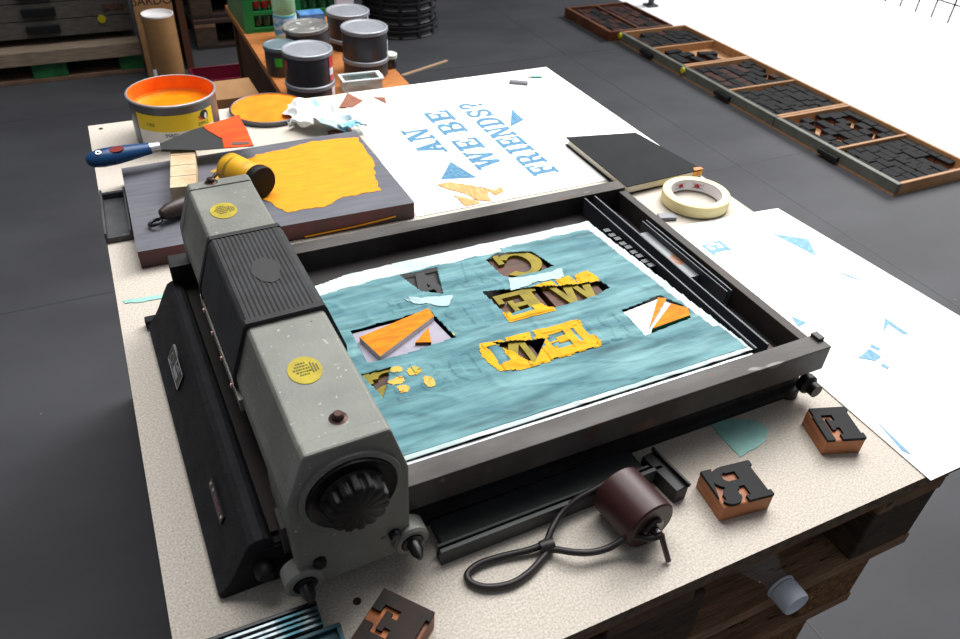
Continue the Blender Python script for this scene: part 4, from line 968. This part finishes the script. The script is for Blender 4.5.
B().box(-.066, -.052, -.047, -.044, .02, .09).build('tag', M('tag_white', '#d9dae6', .6), tu)
# dark pallet further right behind
pallet((.47, 3.72, FZ), 'dark brown pallet lying at the back behind the bench', w=.8, d=.8, mats=[M('dark_p_%d' % k, c_, .8) for k, c_ in enumerate(('#3b271b', '#33221a', '#2a1c15'))], block=DARKB)
pallet((.47, 3.74, FZ+.1415), 'dark brown pallet stacked on the rear dark pallet', w=.8, d=.8, mats=[M('dark_p_%d' % k, c_, .8) for k, c_ in enumerate(('#3b271b', '#33221a', '#2a1c15'))], block=DARKB)
dk = B().box(.45, 1.28, 3.80, 4.4, FZ+.283, FZ+.9).build('dark_crate', M('very_dark_panel', '#131211', .8)); tag(dk, 'large black container standing on the rear dark pallets', 'container')

# ================================================================== type cases on the floor
CW = M('case_wood', '#b98a5e', .6, 0, '#a87a50', 12, (1, 6, 1))
CR = M('case_rail', '#6f7068', .5, .1, '#5f6058', 16)
CB = M('case_brown', '#6b3b1d', .55, 0, '#54290f', 12)
TYB = M('case_type_black', '#0f0f11', .75, 0, '#18181b', 40, spec=.2); TYS = M('case_type_side', '#5a2f1b', .6)
TYR = M('case_type_red', '#4a2216', .7, 0, '#221613', 40, spec=.25)
tmesh = []
for k in range(4):
    o = B().box(-.5, .5, -.5, .5, 0, .5, 1).box(-.5, .5, -.5, .5, .5, 1, 0).build('type_block', [TYB if k < 3 else TYR, TYS], fix=False); tmesh.append(o.data)
    bpy.data.objects.remove(o)
def put_type(x, y, w, l, h, z, label, grp, red=False):
    o = bpy.data.objects.new('type_block', tmesh[3] if red else tmesh[random.randrange(3)]); COL.objects.link(o)
    o.location = (x, y, z); o.scale = (w, l, h); o.rotation_euler.z = random.uniform(-.03, .03)
    tag(o, label, 'wood type', grp); return o
def case(x0, x1, y0, y1, label, wood=CW, rail=CR, h=.05, div='mid', pulls=True, marker=True):
    cx, cy = (x0+x1)/2, (y0+y1)/2
    t = empty('type_case', (cx, cy, FZ), label, 'type case', 'type cases in a row on the floor')
    hx, hy = (x1-x0)/2, (y1-y0)/2
    B().box(-hx, hx, -hy, hy, 0, .008).build('tray_floor', wood, t)
    B().box(-hx, -hx+.022, -hy, hy, .008, h).build('front_rail', rail, t, bevel=.002)
    B().box(hx-.014, hx, -hy, hy, .008, h).build('back_rail', wood, t, bevel=.002)
    for s_ in (-hy, hy-.014): B().box(-hx+.022, hx-.014, s_, s_+.014, .008, h).build('end_rail', wood, t, bevel=.002)
    if div == 'mid': B().box(-hx+.022, hx-.014, -.006, .006, .008, h-.004).build('divider', wood, t)
    if div == 'long': B().box(-.006, .006, -hy+.014, hy-.014, .008, h-.004).build('divider', wood, t)
    if pulls:
        B().ext([(-hx, .014), (-hx-.018, .012), (-hx-.022, .02), (-hx-.018, .032), (-hx, .034)], 'y', -.05, .05).build('pull', BLK, t, bevel=.002)
    if marker: B().lathe([(0, .01), (.014, .008), (.016, 0), (0, 0)], 20, mat=Matrix.Translation((-hx, hy-.016, .034)) @ Matrix.Rotation(-PI/2, 4, 'Y')).build('marker_dot', M('marker_yellow', '#cfc21a', .5), t)
    return t
XA, XB = 2.615, 3.06
case(XA, XB, 1.335, 1.990, 'type case nearest the table end, one half gappy, on the floor', marker=False)
case(XA, XB, 1.995, 2.650, 'middle type case fully packed with black letters on the floor')
case(XA, XB, 2.655, 3.205, 'type case with a half empty orange compartment next to the brown case')
case(2.555, 2.985, 3.215, 3.690, 'dark brown type case at the far end of the floor row', CB, CB, h=.052, div='long', pulls=False, marker=False)
def fill(x0, x1, y0, y1, nx, ny, label, grp, skip=0, redp=0, z=FZ+.008, h=.026):
    gx = (x1-x0)/nx
    for a in range(nx):
        y = y0; k = 0
        while y < y1 - .02:
            l = min((y1-y0)/ny*random.uniform(.75, 1.3), y1-y)
            if random.random() > skip(a/nx, (y-y0)/(y1-y0)) if callable(skip) else random.random() > skip:
                put_type(x0 + gx*(a+.5), y + l/2, gx*.9, l*.92, h*random.uniform(.9, 1.12), z, label, grp, random.random() < redp)
            y += l
I0, I1 = XA+.026, XB-.018
fill(I0, I1, 1.352, 1.655, 9, 5, 'black wood letter in the packed half of the case nearest the table end', 'letters in the packed near case half', lambda u, v: .6 if (u > .75 and v < .35) else .03)
fill(I0, I1, 1.672, 1.974, 8, 5, 'black wood letter in the gappy half of the case nearest the table end', 'letters in the gappy case half', lambda u, v: .45 if .1 < u < .8 else .15)
fill(I0, I1, 2.012, 2.315, 8, 5, 'black wood letter in the nearer half of the middle type case', 'letters in the nearer half of the middle case', .02, .05)
fill(I0, I1, 2.331, 2.633, 8, 5, 'dark reddish wood letter in the farther half of the middle type case', 'letters in the farther half of the middle case', .02, .35)
fill(I0, I1, 2.94, 3.188, 8, 4, 'dark wood letter in the packed half of the case beside the brown one', 'letters beside the empty compartment', .02, .15)
fill(2.582, 2.76, 3.232, 3.673, 5, 6, 'dark wood letter in the front half of the brown case', 'letters in the front half of the brown case', .0, .4, h=.030)
fill(2.777, 2.966, 3.232, 3.673, 5, 6, 'dark reddish wood letter in the back half of the brown case', 'letters in the back half of the brown case', .0, .6, h=.030)
for k, (x, y, w, l, rz) in enumerate(((2.70, 2.78, .05, .12, .0), (2.775, 2.82, .08, .05, .1), (2.79, 2.735, .04, .09, .2), (2.90, 2.80, .10, .04, -.2), (2.74, 2.88, .09, .035, .1), (2.885, 2.73, .035, .09, .1))):
    o = put_type(x, y, w, l, .03, FZ+.008, 'loose black wood letter in the half empty orange compartment', 'loose letters in the half empty compartment'); o.rotation_euler.z = rz
# case C orange compartment: real divider sits off centre, hide nothing
# white sheet on the floor, wire mesh panel, stand foot
ws = B().box(3.075, 6.5, .2, 6.5, FZ+.0002, FZ+.002).build('paper_roll_sheet', M('floor_paper', '#f4f4f4', .6)); tag(ws, 'huge white paper sheet spread over the floor behind the type cases', 'paper sheet')
DKW = M('dark_wire_mesh', '#2b2b33', .45, .4)
mp = empty('wire_mesh_panel', (4.86, 3.05, FZ+.002), 'dark wire mesh panel standing on the white floor sheet', 'mesh panel')
for k in range(10):
    y = -.55 + .122*k
    B().box(-.004, .004, y-.004, y+.004, 0, .5).build('wire', DKW, mp)
for z in (.11, .23, .35, .47): B().box(-.010, -.004, -.6, .6, z-.004, z+.004).build('wire', DKW, mp)
sf = B().tube([(3.2, 3.72, FZ+.0025), (3.2, 3.72, FZ+.4)], .018, 12).box(3.165, 3.235, 3.685, 3.755, FZ+.0022, FZ+.012).build('stand_foot', M('grey_post', '#4a4a50', .5, .3)); tag(sf, 'thin dark grey post with a square foot at the corner of the white sheet', 'post')

# ================================================================== light
W = bpy.data.worlds.new('world'); S.world = W; W.use_nodes = True
nt = W.node_tree; bg = nt.nodes['Background']; bg.inputs['Color'].default_value = (.90, .94, 1.0, 1); bg.inputs['Strength'].default_value = .19
def area(name, loc, target, sx, sy, power, col=(1, 1, 1), spread=180):
    l = bpy.data.lights.new(name, 'AREA'); l.shape = 'RECTANGLE'; l.size = sx; l.size_y = sy; l.energy = power; l.color = col; l.spread = math.radians(spread)
    o = bpy.data.objects.new(name, l); COL.objects.link(o); o.location = loc
    o.rotation_euler = (Vector(target) - Vector(loc)).to_track_quat('-Z', 'Y').to_euler(); return o
area('overhead_fill_light', (1.15, 1.7, 3.0), (.85, 1.0, 0), 3.4, 2.2, 80, (1, .985, .96), 115)  # unseen overhead lamp, added to brighten the table from above
area('added_table_key_light', (2.6, 2.0, 2.4), (.75, .75, 0), 1.8, 1.4, 46, (1, .985, .96), 110)  # key lamp added high at the back right, aimed to lift the table top
area('floor_window_light', (6.6, 3.4, 2.6), (4.4, 3.2, -.7), 3, 2.5, 120, (1, 1, 1), 95)

S.view_settings.view_transform = 'Standard'; S.view_settings.look = 'None'; S.view_settings.exposure = 0.0; S.view_settings.gamma = 1
S.view_settings.use_curve_mapping = False
